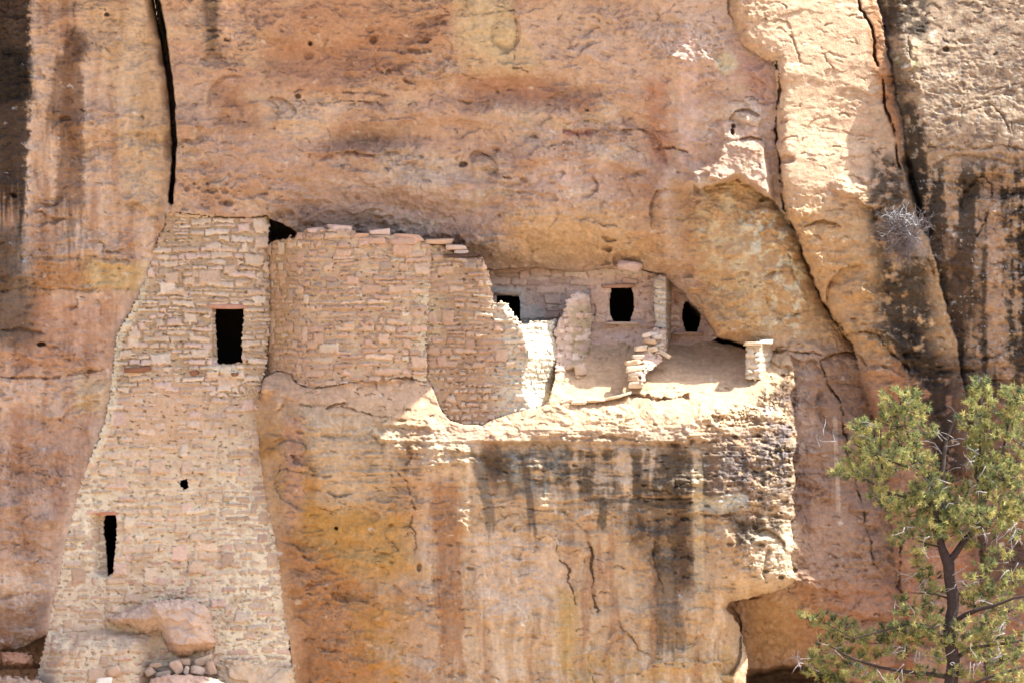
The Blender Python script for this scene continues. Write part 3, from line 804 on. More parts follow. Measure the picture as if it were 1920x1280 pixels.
paint((52, 42, 36), sst(sdA, 34, 60) * (Y > 2.2))  # deep recess painted near-black for the darkness behind the walls
# small-scale mottling, dark fissure dust and pale salts everywhere
Cc *= (1 + .22 * fbm(U / 9, V / 6, 151, 3, .65) + .12 * BAN * (.4 + bedm) + .08 * STR2)[..., None]
Cc = mixc(Cc, alb(226, 206, 186), .55 * sst(fbm(UW / 34, VW / 22, 161, 5, .62), .34, .5))
Cc = mixc(Cc, alb(120, 84, 64), .5 * sst(fbm(UW / 30 + 5, VW / 14, 163, 5, .62), .34, .52))
lum = (Cc * np.array([.3, .55, .15], dtype=F)).sum(-1)
Cc = np.clip(Cc * np.array([1.0, .995, .965], dtype=F) + .11 * (lum[..., None] - Cc), .01, .85)

# ------------------------------------------------------------------ build the rock meshes
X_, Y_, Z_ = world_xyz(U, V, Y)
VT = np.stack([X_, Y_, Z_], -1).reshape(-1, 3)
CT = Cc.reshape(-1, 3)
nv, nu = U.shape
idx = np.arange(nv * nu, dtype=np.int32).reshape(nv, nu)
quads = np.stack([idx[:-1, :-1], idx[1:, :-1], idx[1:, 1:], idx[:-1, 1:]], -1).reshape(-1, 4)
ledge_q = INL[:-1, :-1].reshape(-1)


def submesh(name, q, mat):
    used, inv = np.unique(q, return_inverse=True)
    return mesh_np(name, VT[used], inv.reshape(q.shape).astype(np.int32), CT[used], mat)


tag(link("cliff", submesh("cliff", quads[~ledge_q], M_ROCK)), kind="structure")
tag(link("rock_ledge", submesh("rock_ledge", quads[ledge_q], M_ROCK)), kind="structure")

# canyon floor and slopes in front of the cliff, reaching to the horizon
gx = np.concatenate([np.linspace(-2500, -80, 30), np.linspace(-70, 70, 60), np.linspace(80, 2500, 30)])
gy = np.concatenate([np.linspace(-3000, -330, 30), np.linspace(-320, -10, 60), np.linspace(-9, 6, 24)])
GX, GY = np.meshgrid(gx, gy)
prof = np.interp(GY, [-3000, -600, -330, -300, -285, -200, -120, -40, -6, 0, 6], [-6, -6, -3.5, -2.2, -8, -34, -44, -26, -8.6, -7.6, -7.3])
GZ = prof + fbm(GX / 25, GY / 25, 201, 4) * np.interp(GY, [-310, -270, -20, 0], [.1, 2.5, 1.0, .3])
n2, n1 = GX.shape
ix = np.arange(n1 * n2, dtype=np.int32).reshape(n2, n1)
gq = np.stack([ix[:-1, :-1], ix[:-1, 1:], ix[1:, 1:], ix[1:, :-1]], -1).reshape(-1, 4)
gc = np.empty((n1 * n2, 3), dtype=F); gc[:] = (.42, .29, .18)
tag(link("ground", mesh_np("ground", np.stack([GX, GY, GZ], -1).reshape(-1, 3), gq, gc, M_GROUND)), kind="structure")

# ------------------------------------------------------------------ masonry
def stone_field(us, vs, S, seed, hr, wr, amp, mort, pal, mcol, warp=1.6, big=.12, chink=.6, gap=1.3, round_=3.2):
    """Rubble masonry laid in wandering courses. S: length along the wall for each column. Returns outward relief (m) and base colour."""
    r = np.random.RandomState(seed)
    SS, VV = np.meshgrid(S.astype(F), vs.astype(F))
    H = mort.astype(F) + .006 * fbm(SS / 5, VV / 5, 300 + seed, 3) + .012 * fbm(SS / 16, VV / 14, 320 + seed, 2)
    C_ = mcol.copy()
    ids = np.full(SS.shape, -1, dtype=np.int32)
    Sw = SS + warp * fbm(SS / 12, VV / 12, 340 + seed, 2) + 1.2 * noise(SS / 4, VV / 4, 341); Vw = VV + warp * fbm(SS / 12 + 40, VV / 12, 345 + seed, 2) + .9 * noise(SS / 5, VV / 4, 342) + 5 * fbm(SS / 90, VV / 120, 350 + seed, 2)
    palA = np.array([alb(*c[:3]) for c in pal], dtype=F); wts = np.array([c[3] for c in pal], dtype=float); wts /= wts.sum()
    n = 0
    ERO = 1.5 * fbm(SS / 6, VV / 5, 343 + seed, 2) - 2.2 * sst(fbm(SS / 30, VV / 22, 344 + seed, 2), .0, .4)

    def put(s0, v0, s1, v1, top, j, rr):
        nonlocal n
        q = np.array([(s0, v0), (s1, v0), (s1, v1), (s0, v1)], dtype=float)
        q += r.uniform(-1, 1, (4, 2)) * j
        a0 = np.searchsorted(S, q[:, 0].min() - 4); a1 = np.searchsorted(S, q[:, 0].max() + 4)
        b0 = np.searchsorted(vs, q[:, 1].min() - 9); b1 = np.searchsorted(vs, q[:, 1].max() + 9)
        if a1 - a0 < 2 or b1 - b0 < 2:
            return
        sl = (slice(b0, b1), slice(a0, a1))
        x = Sw[sl]; y = Vw[sl]
        d = None
        for i in range(4):
            ax, ay = q[i]; bx, by = q[(i + 1) % 4]
            L = math.hypot(bx - ax, by - ay) + 1e-6
            e = ((bx - ax) * (y - ay) - (by - ay) * (x - ax)) / L
            d = e if d is None else np.minimum(d, e)
        d = d + ERO[sl]
        e = np.clip(d / rr, 0, 1)
        tilt = r.normal() * .012 * (x - (s0 + s1) / 2) / max(s1 - s0, 8) + r.normal() * .012 * (y - (v0 + v1) / 2) / max(v1 - v0, 6) + .024 * (y - (v0 + v1) / 2) / max(v1 - v0, 6)
        h = top * (.25 + .75 * np.sqrt(1 - (1 - e) ** 2)) + tilt
        win = (d > 0) & (h > H[sl])
        H[sl] = np.where(win, h, H[sl])
        c = (.62 * palA[r.choice(len(palA), p=wts)] + .38 * (palA * wts[:, None]).sum(0)) * (1 + .06 * r.normal())
        C_[sl] = np.where(win[..., None], c, C_[sl])
        ids[sl] = np.where(win, n, ids[sl]); n += 1

    t = vs[0] - 10
    while t < vs[-1] + 10:
        h = r.uniform(*hr)
        s = S[0] - r.uniform(0, 30)
        while s < S[-1] + 5:
            w = wr[0] + (wr[1] - wr[0]) * r.rand() ** 1.6
            top = amp * r.uniform(.55, 1.25)
            g = gap * r.uniform(.5, 1.7)
            k = r.rand()
            if k < .14 and h > 10:                 # two thin stones in one course
                f = r.uniform(.35, .65)
                put(s + g, t + g * .6, s + w - g, t + h * f - .4, top, 1.2, round_ * .8); put(s + g, t + h * f + .4, s + w - g, t + h - g * .6, amp * r.uniform(.5, 1.2), 1.2, round_ * .8)
            elif k < .14 + big and w > 1.9 * h:                    # a block two courses high
                put(s + g, t + g * .6, s + w * .8 - g, t + h * 1.9, top + .015, 2.0, round_ * 1.1)
            elif k < .20 + big:                    # a gap left to mortar
                pass
            else:
                put(s + g, t + g * .6 + r.uniform(0, 1.5), s + w - g, t + h - g * .6 - r.uniform(0, 1.5), top, min(2.6, h * .16), round_)
            s += w
        t += h
    if chink > 0:
        for i in range(int(chink * (S[-1] - S[0]) * (vs[-1] - vs[0]) / 260)):
            s = r.uniform(S[0], S[-1]); v = r.uniform(vs[0], vs[-1])
            if ids[min(np.searchsorted(vs, v), len(vs) - 1), min(np.searchsorted(S, s), len(S) - 1)] == -1:
                w = r.uniform(4, 13); h = r.uniform(2.5, 5)
                put(s - w / 2, v - h / 2, s + w / 2, v + h / 2, amp * r.uniform(.4, .8), 1.0, 1.8)
    C_ *= (1 + .17 * fbm(SS / 7, VV / 5, 360 + seed, 3) + .10 * fbm(SS / 22, VV / 14, 365 + seed, 2))[..., None]
    H -= .05 * sst(fbm(SS / 12, VV / 6, 370 + seed, 3), .30, .42) * (ids < 0)
    return H, np.clip(C_, .01, .85)


def wall_mesh(name, poly, yfun, mat, parent, seed, step=1.3, holes=(), thick=.40, lip=0.0, lipv=9999, Sfun=None, jag=2.2, relief=None, masonry=None, post=None, floor_v=None):
    a = np.array(poly, dtype=float)
    us_ = np.arange(max(a[:, 0].min(), -30) - 4, min(a[:, 0].max(), 1950) + 4, step).astype(F)
    vs_ = np.arange(a[:, 1].min() - 4, min(a[:, 1].max(), 1330) + 4, step).astype(F)
    UU, VV = np.meshgrid(us_, vs_)
    ww = jag * fbm(UU / 9, VV / 7, 400 + seed, 2); wv = jag * fbm(UU / 9 + 30, VV / 7, 405 + seed, 2)
    sd = sdf(UU + ww, VV + wv, poly) + jag * .5 * (noise(VV / 5, 0 * UU + seed, 408) + noise(UU / 9, VV / 4, 409))
    keep = sd > 0
    for h in holes:
        hs = sdf(UU + .6 * ww, VV + .5 * wv, h) + 1.2 * noise(0 * UU + seed, VV / 4.5, 411)
        keep &= hs < 0
    Yw = yfun(UU, VV)
    S = us_ if Sfun is None else Sfun(us_)
    if masonry is not None:
        H, Cw = masonry(us_, vs_, S, UU, VV)
    else:
        H, Cw = relief(UU, VV, sd)
    Yw = Yw - H
    if lip:
        Yw = Yw + lip * (1 - np.clip(sd / (lip * 90), 0, 1)) ** 2 * (1 - sst(VV, lipv - 60, lipv))
    if post is not None:
        Yw, Cw = post(UU, VV, Yw, Cw)
    x, y, z = world_xyz(UU, VV, Yw)
    Vt = np.stack([x, y, z], -1).reshape(-1, 3); Ct = Cw.reshape(-1, 3)
    nv, nu = UU.shape
    ix = np.arange(nv * nu, dtype=np.int32).reshape(nv, nu)
    K = keep[:-1, :-1] & keep[1:, :-1] & keep[1:, 1:] & keep[:-1, 1:]
    q = np.stack([ix[:-1, :-1], ix[1:, :-1], ix[1:, 1:], ix[:-1, 1:]], -1)[K]
    Kp = np.zeros((nv + 1, nu + 1), dtype=bool); Kp[1:-1, 1:-1] = K
    he = Kp[:-1, 1:-1] != Kp[1:, 1:-1]          # edge (j,i)-(j,i+1)
    ve = Kp[1:-1, :-1] != Kp[1:-1, 1:]          # edge (j,i)-(j+1,i)
    j, i = np.nonzero(he); e1 = np.stack([ix[j, i], ix[j, i + 1]], -1)
    j, i = np.nonzero(ve); e2 = np.stack([ix[j, i], ix[j + 1, i]], -1)
    e = np.concatenate([e1, e2])
    off = nv * nu
    bq = np.stack([e[:, 0], e[:, 1], e[:, 1] + off, e[:, 0] + off], -1)
    back = Vt.copy(); back[:, 1] += thick
    bk = q[:, ::-1] + off                        # back face
    allq = np.concatenate([q, bq, bk]).astype(np.int32)
    used, inv = np.unique(allq, return_inverse=True)
    Va = np.concatenate([Vt, back])[used]; Ca = np.concatenate([Ct, Ct])[used]
    me = mesh_np(name, Va, inv.reshape(allq.shape).astype(np.int32), Ca, mat)
    return link(name, me, parent)


PT = [(212, 178, 144, 3), (218, 186, 154, 3), (206, 166, 132, 2), (218, 178, 154, 2), (194, 156, 122, 1.2), (226, 198, 168, 1.6), (186, 148, 120, .7)]
PT2 = [(214, 176, 146, 3), (220, 186, 156, 3), (206, 168, 136, 2.4), (216, 172, 150, 2), (190, 152, 124, 1.6), (228, 200, 170, 1.4), (178, 144, 120, .8)]
PR = [(207, 165, 131, 3), (198, 154, 121, 2.4), (216, 176, 142, 2), (228, 200, 166, 1.1), (184, 138, 107, 1.6), (206, 158, 130, 1.6), (168, 140, 118, .7)]
PB = [(226, 184, 154, 3), (216, 170, 142, 2), (232, 196, 166, 2), (206, 160, 130, 1)]
PL = [(218, 190, 160, 3), (206, 176, 146, 2), (228, 204, 174, 2), (190, 158, 130, 1)]


def blend(shape, pairs):
    c = np.empty(shape + (3,), dtype=F); c[:] = alb(*pairs[0])
    for col, m in pairs[1:]:
        c = mixc(c, alb(*col), np.clip(m, 0, 1))
    return c


# --- tall wall built into the cleft
tower = empty("masonry_tower", P(300, 1290, -.5), "tall tapering sandstone masonry tower wall built into the cleft, with one large doorway-like window", "tower")
T_H1 = [(405, 579), (455, 578), (456, 600), (452, 640), (453, 678), (430, 682), (409, 682), (407, 640), (404, 600)]
T_H2 = [(198, 966), (217, 962), (218, 1000), (214, 1040), (210, 1076), (203, 1077), (199, 1020), (195, 990)]
T_H3 = [(338, 900), (351, 898), (352, 913), (345, 916), (338, 910)]


def mas_tower(us_, vs_, S, UU, VV):
    low = sst(VV, 700, 900)
    sides = np.clip((1 - sst(UU, 160, 240)) + sst(UU, 380, 440), 0, 1) * sst(VV, 850, 950)
    plaster = sst(-((UU - 310) / 95) ** 2 - ((VV - 770) / 80) ** 2, -1.3, -.3)
    mort = .002 + .012 * low + .010 * sides + .020 * plaster + .010 * fbm(UU / 40, VV / 30, 501, 3)
    mc = blend(UU.shape, [(192, 156, 120), ((216, 186, 154), low), ((226, 200, 168), sides), ((206, 164, 128), plaster), ((178, 138, 104), .5 * sst(fbm(UU / 60, VV / 30, 502, 3), .1, .4))])
    H1, C1 = stone_field(us_, vs_, S, 1, (6, 14), (14, 54), .062, mort, PT, mc, gap=1.0)
    H2, C2 = stone_field(us_, vs_, S, 2, (9, 18), (15, 48), .058, mort + .004, PT2, mc, gap=1.9, round_=4.2)
    m = sst(VV + 20 * fbm(UU / 40, VV / 40, 503, 2), 690, 790)
    pick = m > .5
    H = np.where(pick, H2, H1); C_ = np.where(pick[..., None], C2, C1)
    C_ = C_ * (1 - low[..., None] * np.array([.0, .02, .09], dtype=F))
    # the side stones of the lower part sit darker in pale mortar
    C_ = np.where((sides > .4)[..., None] & (H > mort + .006)[..., None], C_ * np.array([.84, .83, .84], dtype=F), C_)
    return H, C_


def post_tower(UU, VV, Y_, C_):
    Y_ = Y_ + .22 * sst(UU, 396, 402) * (UU < 415) * sst(VV, 576, 580) * (1 - sst(VV, 680, 684))
    Y_ = Y_ + .30 * sst(UU, 158, 196) * (UU < 206) * sst(VV, 958, 972) * (1 - sst(VV, 1070, 1084))
    Y_ = Y_ - .55 * sst(VV + 12 * fbm(UU / 30, VV / 30, 505, 2), 1180, 1215) * (1 - sst(UU, 240, 300)) * sst(UU, 60, 120)
    sm = sst(VV, 1030, 1110) * (1 - sst(UU, 120, 330))
    C_ = mixc(C_, alb(184, 142, 112), .35 * sm)
    C_ = mixc(C_, alb(178, 112, 92), .5 * sst(fbm(UU / 30, VV / 18, 506, 3), .2, .4) * (VV > 1040) * (UU > 230) * (UU < 420))
    # pale mud smeared along the joint with the living rock
    jd = seg_dist(UU, VV, [(286, 470), (262, 552), (240, 598), (222, 630), (212, 690), (208, 750), (196, 800), (170, 860)])
    k = (1 - sst(jd + 6 * fbm(UU / 10, VV / 10, 507, 2), 4, 15)) * sst(VV, 480, 560)
    C_ = mixc(C_, alb(224, 200, 164), .7 * k); Y_ = Y_ - .05 * k
    # sill under the large opening
    k = sst(UU, 385, 392) * (1 - sst(UU, 452, 462)) * sst(VV, 682, 685) * (1 - sst(VV, 696, 702))
    C_ = mixc(C_, alb(230, 205, 172), .6 * k); Y_ = Y_ - .05 * k
    return Y_, C_


wall_mesh("wall", TOWER, y_tower, M_WALL, tower, 1, holes=(T_H1, T_H2, T_H3), thick=.38, lip=.0, jag=4.5, masonry=mas_tower, post=post_tower)


def rock_np(dims, seed, nlon=30, nlat=18, planes=16, rough=.05, flat=1.0):
    """angular weathered stone: rounded convex polyhedron with the given half sizes"""
    r = np.random.RandomState(seed)
    n = r.normal(size=(planes, 3)); n /= np.linalg.norm(n, axis=1)[:, None]
    box = np.array([(1, 0, 0), (-1, 0, 0), (0, 1, 0), (0, -1, 0), (0, 0, 1), (0, 0, -1)], dtype=float) + r.normal(size=(6, 3)) * .12
    box /= np.linalg.norm(box, axis=1)[:, None]
    h = np.concatenate([np.full(6, .80), r.uniform(.92, 1.25, planes)]); n = np.concatenate([box, n])
    th = np.linspace(0, np.pi, nlat); ph = np.linspace(0, 2 * np.pi, nlon, endpoint=False)
    T, Ph = np.meshgrid(th, ph, indexing='ij')
    d = np.stack([np.sin(T) * np.cos(Ph), np.sin(T) * np.sin(Ph), np.cos(T)], -1).reshape(-1, 3)
    dot = np.maximum(d @ n.T, 1e-3)
    rad = (h / dot)
    rad = -np.log(np.exp(-rad * 24).sum(1)) / 24
    rad = rad * (1 + rough * fbm(d[:, 0] * 2 + seed, d[:, 2] * 3 + d[:, 1], seed % 50, 3))
    v = d * rad[:, None] * np.array(dims)
    ix = np.arange(nlat * nlon, dtype=np.int32).reshape(nlat, nlon)
    nx = np.roll(ix, -1, 1)
    f = np.stack([ix[:-1], ix[1:], nx[1:], nx[:-1]], -1).reshape(-1, 4)
    return v.astype(F), f


def stone(name, u, v, y, ru, rv, ry, color, seed, parent=None, rot=0.0, mat=None, label=None, cat=None, group=None, rough=.05):
    vt, f = rock_np((ru / PXM, ry, rv / PXM), seed, rough=rough)
    c, s = math.cos(rot), math.sin(rot)
    vt = np.stack([vt[:, 0] * c - vt[:, 2] * s, vt[:, 1], vt[:, 0] * s + vt[:, 2] * c], -1)
    cc = np.empty((len(vt), 3), dtype=F); cc[:] = alb(*color)
    cc *= (1 + .12 * fbm(vt[:, 0] * 9 + seed, vt[:, 2] * 9, 77, 3))[:, None]
    pos = P(u, v, y)
    if parent is not None:
        vt = vt + np.array(pos - parent.location, dtype=F)
        o = link(name, mesh_np(name, vt, f, cc, mat or M_WALL), parent)
    else:
        o = link(name, mesh_np(name, vt, f, cc, mat or M_WALL)); o.location = pos
    return tag(o, label, cat, group)


def reparent_fix(o):
    """wall meshes are made in place: keep them there under their Empty"""
    for ch in o.children:
        if ch.type == 'MESH' and not ch.get("fixed"):
            ch.data.transform(__import__("mathutils").Matrix.Translation(-o.location)); ch["fixed"] = 1


def bar_np(p0, p1, w, d, h_jit, seed):
    """squared slab between two points (width along y = d, height = w)"""
    vt, f = rock_np((.5, .5, .5), seed, 24, 14, 8, .02)
    return vt, f


reparent_fix(tower)


def room(hole, yfun, thick, parent, label=None, deep=1.3, grow=5):
    """little chamber seen through an opening, coloured near-black to stand for its darkness: five sides, open towards the wall"""
    a = np.array(hole, dtype=float)
    u0, v0 = a.min(0) - grow; u1, v1 = a.max(0) + grow
    y0 = float(np.max(yfun(np.array([u0, u1], dtype=F), np.array([v0, v1], dtype=F)))) + thick + .02
    x0, _, zt = world_xyz(u0, v0, y0); x1, _, zb = world_xyz(u1, v1, y0)
    n = 7
    vt = []; fc = []

    def sheet(o, a_, b_):
        b = len(vt)
        for i in range(n):
            for j in range(n):
                vt.append(np.array(o) + np.array(a_) * i / (n - 1) + np.array(b_) * j / (n - 1))
        for i in range(n - 1):
            for j in range(n - 1):
                k = b + i * n + j; fc.append((k, k + 1, k + n + 1, k + n))
    dx, dz = x1 - x0, zt - zb
    sheet((x0, y0 + deep, zb), (dx, 0, 0), (0, 0, dz)); sheet((x0, y0, zb), (0, deep, 0), (0, 0, dz)); sheet((x1, y0, zb), (0, deep, 0), (0, 0, dz))
    sheet((x0, y0, zb), (dx, 0, 0), (0, deep, 0)); sheet((x0, y0, zt), (dx, 0, 0), (0, deep, 0))
    v = np.array(vt, dtype=F)
    v += .02 * np.stack([noise(v[:, 2] * 3, v[:, 1] * 3, 71), noise(v[:, 0] * 3, v[:, 2] * 3, 72), noise(v[:, 0] * 3, v[:, 1] * 3, 73)], -1)
    v -= np.array(parent.location, dtype=F)
    c = np.empty((len(v), 3), dtype=F); c[:] = (.03, .024, .02)  # near-black base colour stands in for the unlit interior
    o = link("window", mesh_np("window", v, np.array(fc, dtype=np.int32), c, M_WALL), parent); o["fixed"] = 1
    if label: o["label"] = label


def slab(name, u0, v0, u1, v1, y, ry, color, seed, parent, mat=None, label=None):
    o = stone(name, (u0 + u1) / 2, (v0 + v1) / 2, y, (u1 - u0) / 2 * 1.18, (v1 - v0) / 2 * 1.18, ry, color, seed, parent, 0, mat, None, None, None, .02)
    o["fixed"] = 1
    if label: o["label"] = label
    return o


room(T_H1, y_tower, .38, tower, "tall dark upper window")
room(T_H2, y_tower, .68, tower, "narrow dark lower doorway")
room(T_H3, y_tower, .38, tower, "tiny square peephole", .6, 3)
slab("lintel", 383, 571, 470, 579, y_tower(430, 575) + .12, .22, (196, 140, 112), 11, tower)
slab("lintel", 178, 958, 222, 965, y_tower(200, 960) + .14, .22, (190, 126, 96), 12, tower)


def tube(pts, rads, n=8, cap=True):
    """tapering limb through points"""
    pts = [Vector(p) for p in pts]
    V_ = []; Fq = []
    up = Vector((0, 1, 0))
    for i, p in enumerate(pts):
        t = (pts[min(i + 1, len(pts) - 1)] - pts[max(i - 1, 0)]).normalized()
        a = t.cross(up)
        if a.length < 1e-3: a = t.cross(Vector((1, 0, 0)))
        a.normalize(); b = t.cross(a).normalized()
        for k in range(n):
            an = 2 * math.pi * k / n
            V_.append(p + (a * math.cos(an) + b * math.sin(an)) * rads[i])
    for i in range(len(pts) - 1):
        for k in range(n):
            Fq.append((i * n + k, i * n + (k + 1) % n, (i + 1) * n + (k + 1) % n, (i + 1) * n + k))
    V_ += [pts[0], pts[-1]]
    a, b = len(V_) - 2, len(V_) - 1
    for k in range(n):
        Fq.append((a, (k + 1) % n, k, k)); Fq.append((b, (len(pts) - 1) * n + k, (len(pts) - 1) * n + (k + 1) % n, (len(pts) - 1) * n + (k + 1) % n))
    return V_, Fq


class Tubes:
    def __init__(s): s.v = []; s.f = []; s.c = []

    def add(s, pts, rads, col, n=6):
        v, f = tube(pts, rads, n)
        o = len(s.v); s.v += v; s.f += [tuple(i + o for i in q) for q in f]
        s.c += [col] * len(v)

    def build(s, name, mat, parent):
        q = np.array([t for t in s.f if t[2] != t[3]], dtype=np.int32); t3 = np.array([t[:3] for t in s.f if t[2] == t[3]], dtype=np.int32).reshape(-1, 3)
        v = np.array(s.v, dtype=F)
        if parent is not None: v = v - np.array(parent.location, dtype=F)
        return link(name, mesh_np(name, v, [q, t3], np.array(s.c, dtype=F), mat), parent)


for (u0, v0, u1, v1, r_) in [(233, 694, 282, 690, .052), (358, 697, 371, 698, .04), (436, 701, 447, 700, .035)]:
    T = Tubes(); yb_ = float(y_tower(np.float32((u0 + u1) / 2), np.float32(v0))) - .13
    mid = ((u0 + u1) / 2, (v0 + v1) / 2 + 1.2)
    T.add([P(u0, v0, yb_ - .04), P(mid[0] - 6, mid[1], yb_ - .05), P(*mid, yb_ - .03), P(u1, v1, yb_ + .12)], [r_ * .85, r_, r_ * .97, r_ * .9], alb(150, 100, 72), 9)
    o = T.build("beam", M_WOOD, tower); o["fixed"] = 1

# --- rounded wall on the ledge
rwall = empty("round_wall", P(660, 725, -.5), "broad rounded masonry wall on the ledge between the tall tower and the broken stepped wall", "stone wall")


def mas_round(us_, vs_, S, UU, VV):
    left = 1 - sst(UU, 520, 585)
    mort = .010 + .022 * left + .012 * fbm(UU / 40, VV / 30, 511, 3)
    mc = blend(UU.shape, [(200, 164, 128), ((176, 136, 96), left), ((186, 140, 110), .5 * sst(fbm(UU / 60, VV / 30, 512, 3), .05, .4)), ((212, 184, 146), sst(UU, 770, 800))])
    H, C_ = stone_field(us_, vs_, S, 3, (6, 15), (14, 58), .066, mort, PR, mc, gap=1.2, big=.16)
    return H, C_


def S_round(u):
    return (u - np.clip(590 - u, 0, 100) ** 1.35 * .35).astype(F)


def post_round(UU, VV, Y_, C_):
    base = sst(VV, 640, 660) * (1 - sst(UU, 620, 690))
    C_ = mixc(C_, alb(190, 148, 120), .35 * base)
    C_ = mixc(C_, alb(176, 134, 92), .35 * (1 - sst(UU, 515, 570)))
    return Y_, C_


wall_mesh("wall", ROUND, y_round, M_WALL, rwall, 3, thick=.4, lip=.08, lipv=600, jag=4.5, masonry=mas_round, Sfun=S_round, post=post_round)
reparent_fix(rwall)
for i, (u0, v0, u1, v1, dy) in enumerate([(577, 427, 606, 438, .06), (617, 422, 661, 437, .05), (692, 430, 732, 441, .06), (662, 437, 690, 446, .03), (735, 440, 790, 452, .02), (556, 436, 580, 444, .10), (668, 446, 726, 458, -.01), (728, 446, 786, 459, -.02)]):
    slab("capstone", u0, v0, u1, v1, float(y_round(np.float32((u0 + u1) / 2), np.float32(v0))) + .10 + dy, .20, (218, 180, 156) if i < 3 else (206, 158, 126), 30 + i, rwall, M_WALL, "cream capstone with pale drip marks" if i < 3 else None)

# --- stepped wall with the sun-lit broken end
wing = empty("stepped_wall", P(930, 790, -.7), "broken masonry wall stepping down to a sunlit end, in front of the back rooms", "stone wall")


def mas_wing(us_, vs_, S, UU, VV):
    mort = .010 + .010 * fbm(UU / 40, VV / 30, 521, 3) + .018 * (1 - sst(UU, 800, 830))
    mc = blend(UU.shape, [(192, 152, 116), ((204, 172, 132), 1 - sst(UU, 800, 850)), ((214, 190, 160), sst(UU, 900, 960))])
    H1, C1 = stone_field(us_, vs_, S, 4, (6, 13), (16, 50), .062, mort, PR, mc, gap=1.1)
    H2, C2 = stone_field(us_, vs_, S, 5, (8, 16), (10, 26), .075, mort, PT, mc, gap=1.3, round_=4.5)
    pk_ = (VV + 14 * fbm(UU / 30, VV / 30, 523, 2)) > 690
    H = np.where(pk_, H2, H1); C_ = np.where(pk_[..., None], C2, C1)
    H3, C3 = stone_field(us_, vs_, S, 6, (8, 14), (14, 40), .06, mort, PL, mc, gap=1.1)
    en = UU > 985
    return np.where(en, H3, H), np.where(en[..., None], C3, C_)


def post_wing(UU, VV, Y_, C_):
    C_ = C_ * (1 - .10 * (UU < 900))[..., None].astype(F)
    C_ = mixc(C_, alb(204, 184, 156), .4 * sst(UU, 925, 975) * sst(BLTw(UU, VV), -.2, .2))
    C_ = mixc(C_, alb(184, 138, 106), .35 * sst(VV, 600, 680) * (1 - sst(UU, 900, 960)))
    return Y_, C_


def BLTw(UU, VV):
    return fbm(UU / 26, VV / 20, 524, 3)


def S_wing(u):
    return (u + np.clip(u - 985, 0, 100) * 1.6).astype(F)


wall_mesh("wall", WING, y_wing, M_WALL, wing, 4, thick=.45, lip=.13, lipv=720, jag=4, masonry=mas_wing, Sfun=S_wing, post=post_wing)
reparent_fix(wing)
for i, (u0, v0, u1, v1, dy, cc_) in enumerate([(838, 476, 899, 483, .12, (96, 70, 58)), (795, 448, 850, 458, .05, (208, 166, 134)), (836, 459, 872, 469, .06, (206, 170, 142)), (850, 468, 878, 476, .10, (196, 168, 148))]):
    slab("capstone", u0, v0, u1, v1, float(y_wing(np.float32((u0 + u1) / 2), np.float32(v0))) + dy, .2, cc_, 50 + i, wing, None, "dark thin slab" if i == 0 else None)

# --- back rooms
rooms = empty("room_wall", P(1090, 690, 1.5), "shaded back room wall with two dark window openings under the cliff overhang", "stone wall")
B_H1 = [(932, 553), (974, 557), (975, 612), (932, 612)]
B_H2 = [(1147, 540), (1184, 540), (1188, 560), (1188, 582), (1180, 603), (1151, 602), (1144, 588), (1144, 562)]


def mas_back(us_, vs_, S, UU, VV):
    mort = .010 + .008 * fbm(UU / 40, VV / 30, 531, 3) + .02 * sst(VV, 620, 640)
    mc = blend(UU.shape, [(214, 172, 146), ((220, 192, 166), .6 * sst(fbm(UU / 40, VV / 25, 532, 3), .05, .35))])
    H, C_ = stone_field(us_, vs_, S, 7, (10, 19), (20, 62), .05, mort, PB, mc, gap=1.0)
    k = np.maximum(1 - sst(seg_dist(UU, VV, [(934, 545), (976, 548), (982, 600)]) + 6 * fbm(UU / 10, VV / 10, 533, 2), 4, 11), sst(-((UU - 1000) / 22) ** 2 - ((VV - 590) / 22) ** 2, -1.2, -.5) * .8)
    k = np.maximum(k, (1 - sst(np.abs(VV - 508 + 6 * fbm(UU / 12, VV / 9, 535, 2)), 3, 9)) * sst(UU, 1040, 1060) * .7)
    C_ = mixc(C_, alb(216, 196, 172), .75 * k); H = H + .02 * k
    return H, C_


wall_mesh("wall", BACK, y_back, M_WALL, rooms, 7, holes=(B_H1, B_H2), thick=.35, masonry=mas_back, jag=1.5)
reparent_fix(rooms)
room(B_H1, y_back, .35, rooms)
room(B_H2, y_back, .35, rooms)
slab("lintel", 1124, 533, 1190, 540, 1.5, .2, (196, 142, 112), 61, rooms)
slab("lintel", 926, 547, 980, 554, 1.5, .2, (206, 170, 142), 62, rooms)
slab("sill", 1140, 603, 1200, 609, 1.46, .2, (210, 170, 140), 63, rooms)

frm = empty("room_wall", P(1290, 650, 1.75), "small end room wall with a rounded dark doorway tucked under the yellow rock", "stone wall")
F_H = [(1285, 566), (1298, 565), (1308, 572), (1313, 585), (1312, 605), (1306, 622), (1286, 621), (1280, 600), (1280, 582)]


def mas_far(us_, vs_, S, UU, VV):
    mort = .012 + .012 * fbm(UU / 30, VV / 30, 541, 3) + .03 * sst(UU, 1270, 1278)
    mc = blend(UU.shape, [(192, 146, 120), ((206, 164, 140), sst(UU, 1268, 1276))])
    return stone_field(us_, vs_, S, 8, (9, 16), (14, 40), .045, mort, PB, mc, gap=1.1)


wall_mesh("wall", FAR, y_far, M_WALL, frm, 8, holes=(F_H,), thick=.3, masonry=mas_far, jag=1.2)
reparent_fix(frm)
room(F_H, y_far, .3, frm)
slab("sill", 1262, 622, 1318, 628, 1.68, .18, (206, 164, 138), 64, frm)

# --- thin leftover of a cross wall
rem = empty("ruined_wall", P(1072, 725, .7), "narrow crumbling upright wall remnant right of the sunlit wall end", "ruined wall")


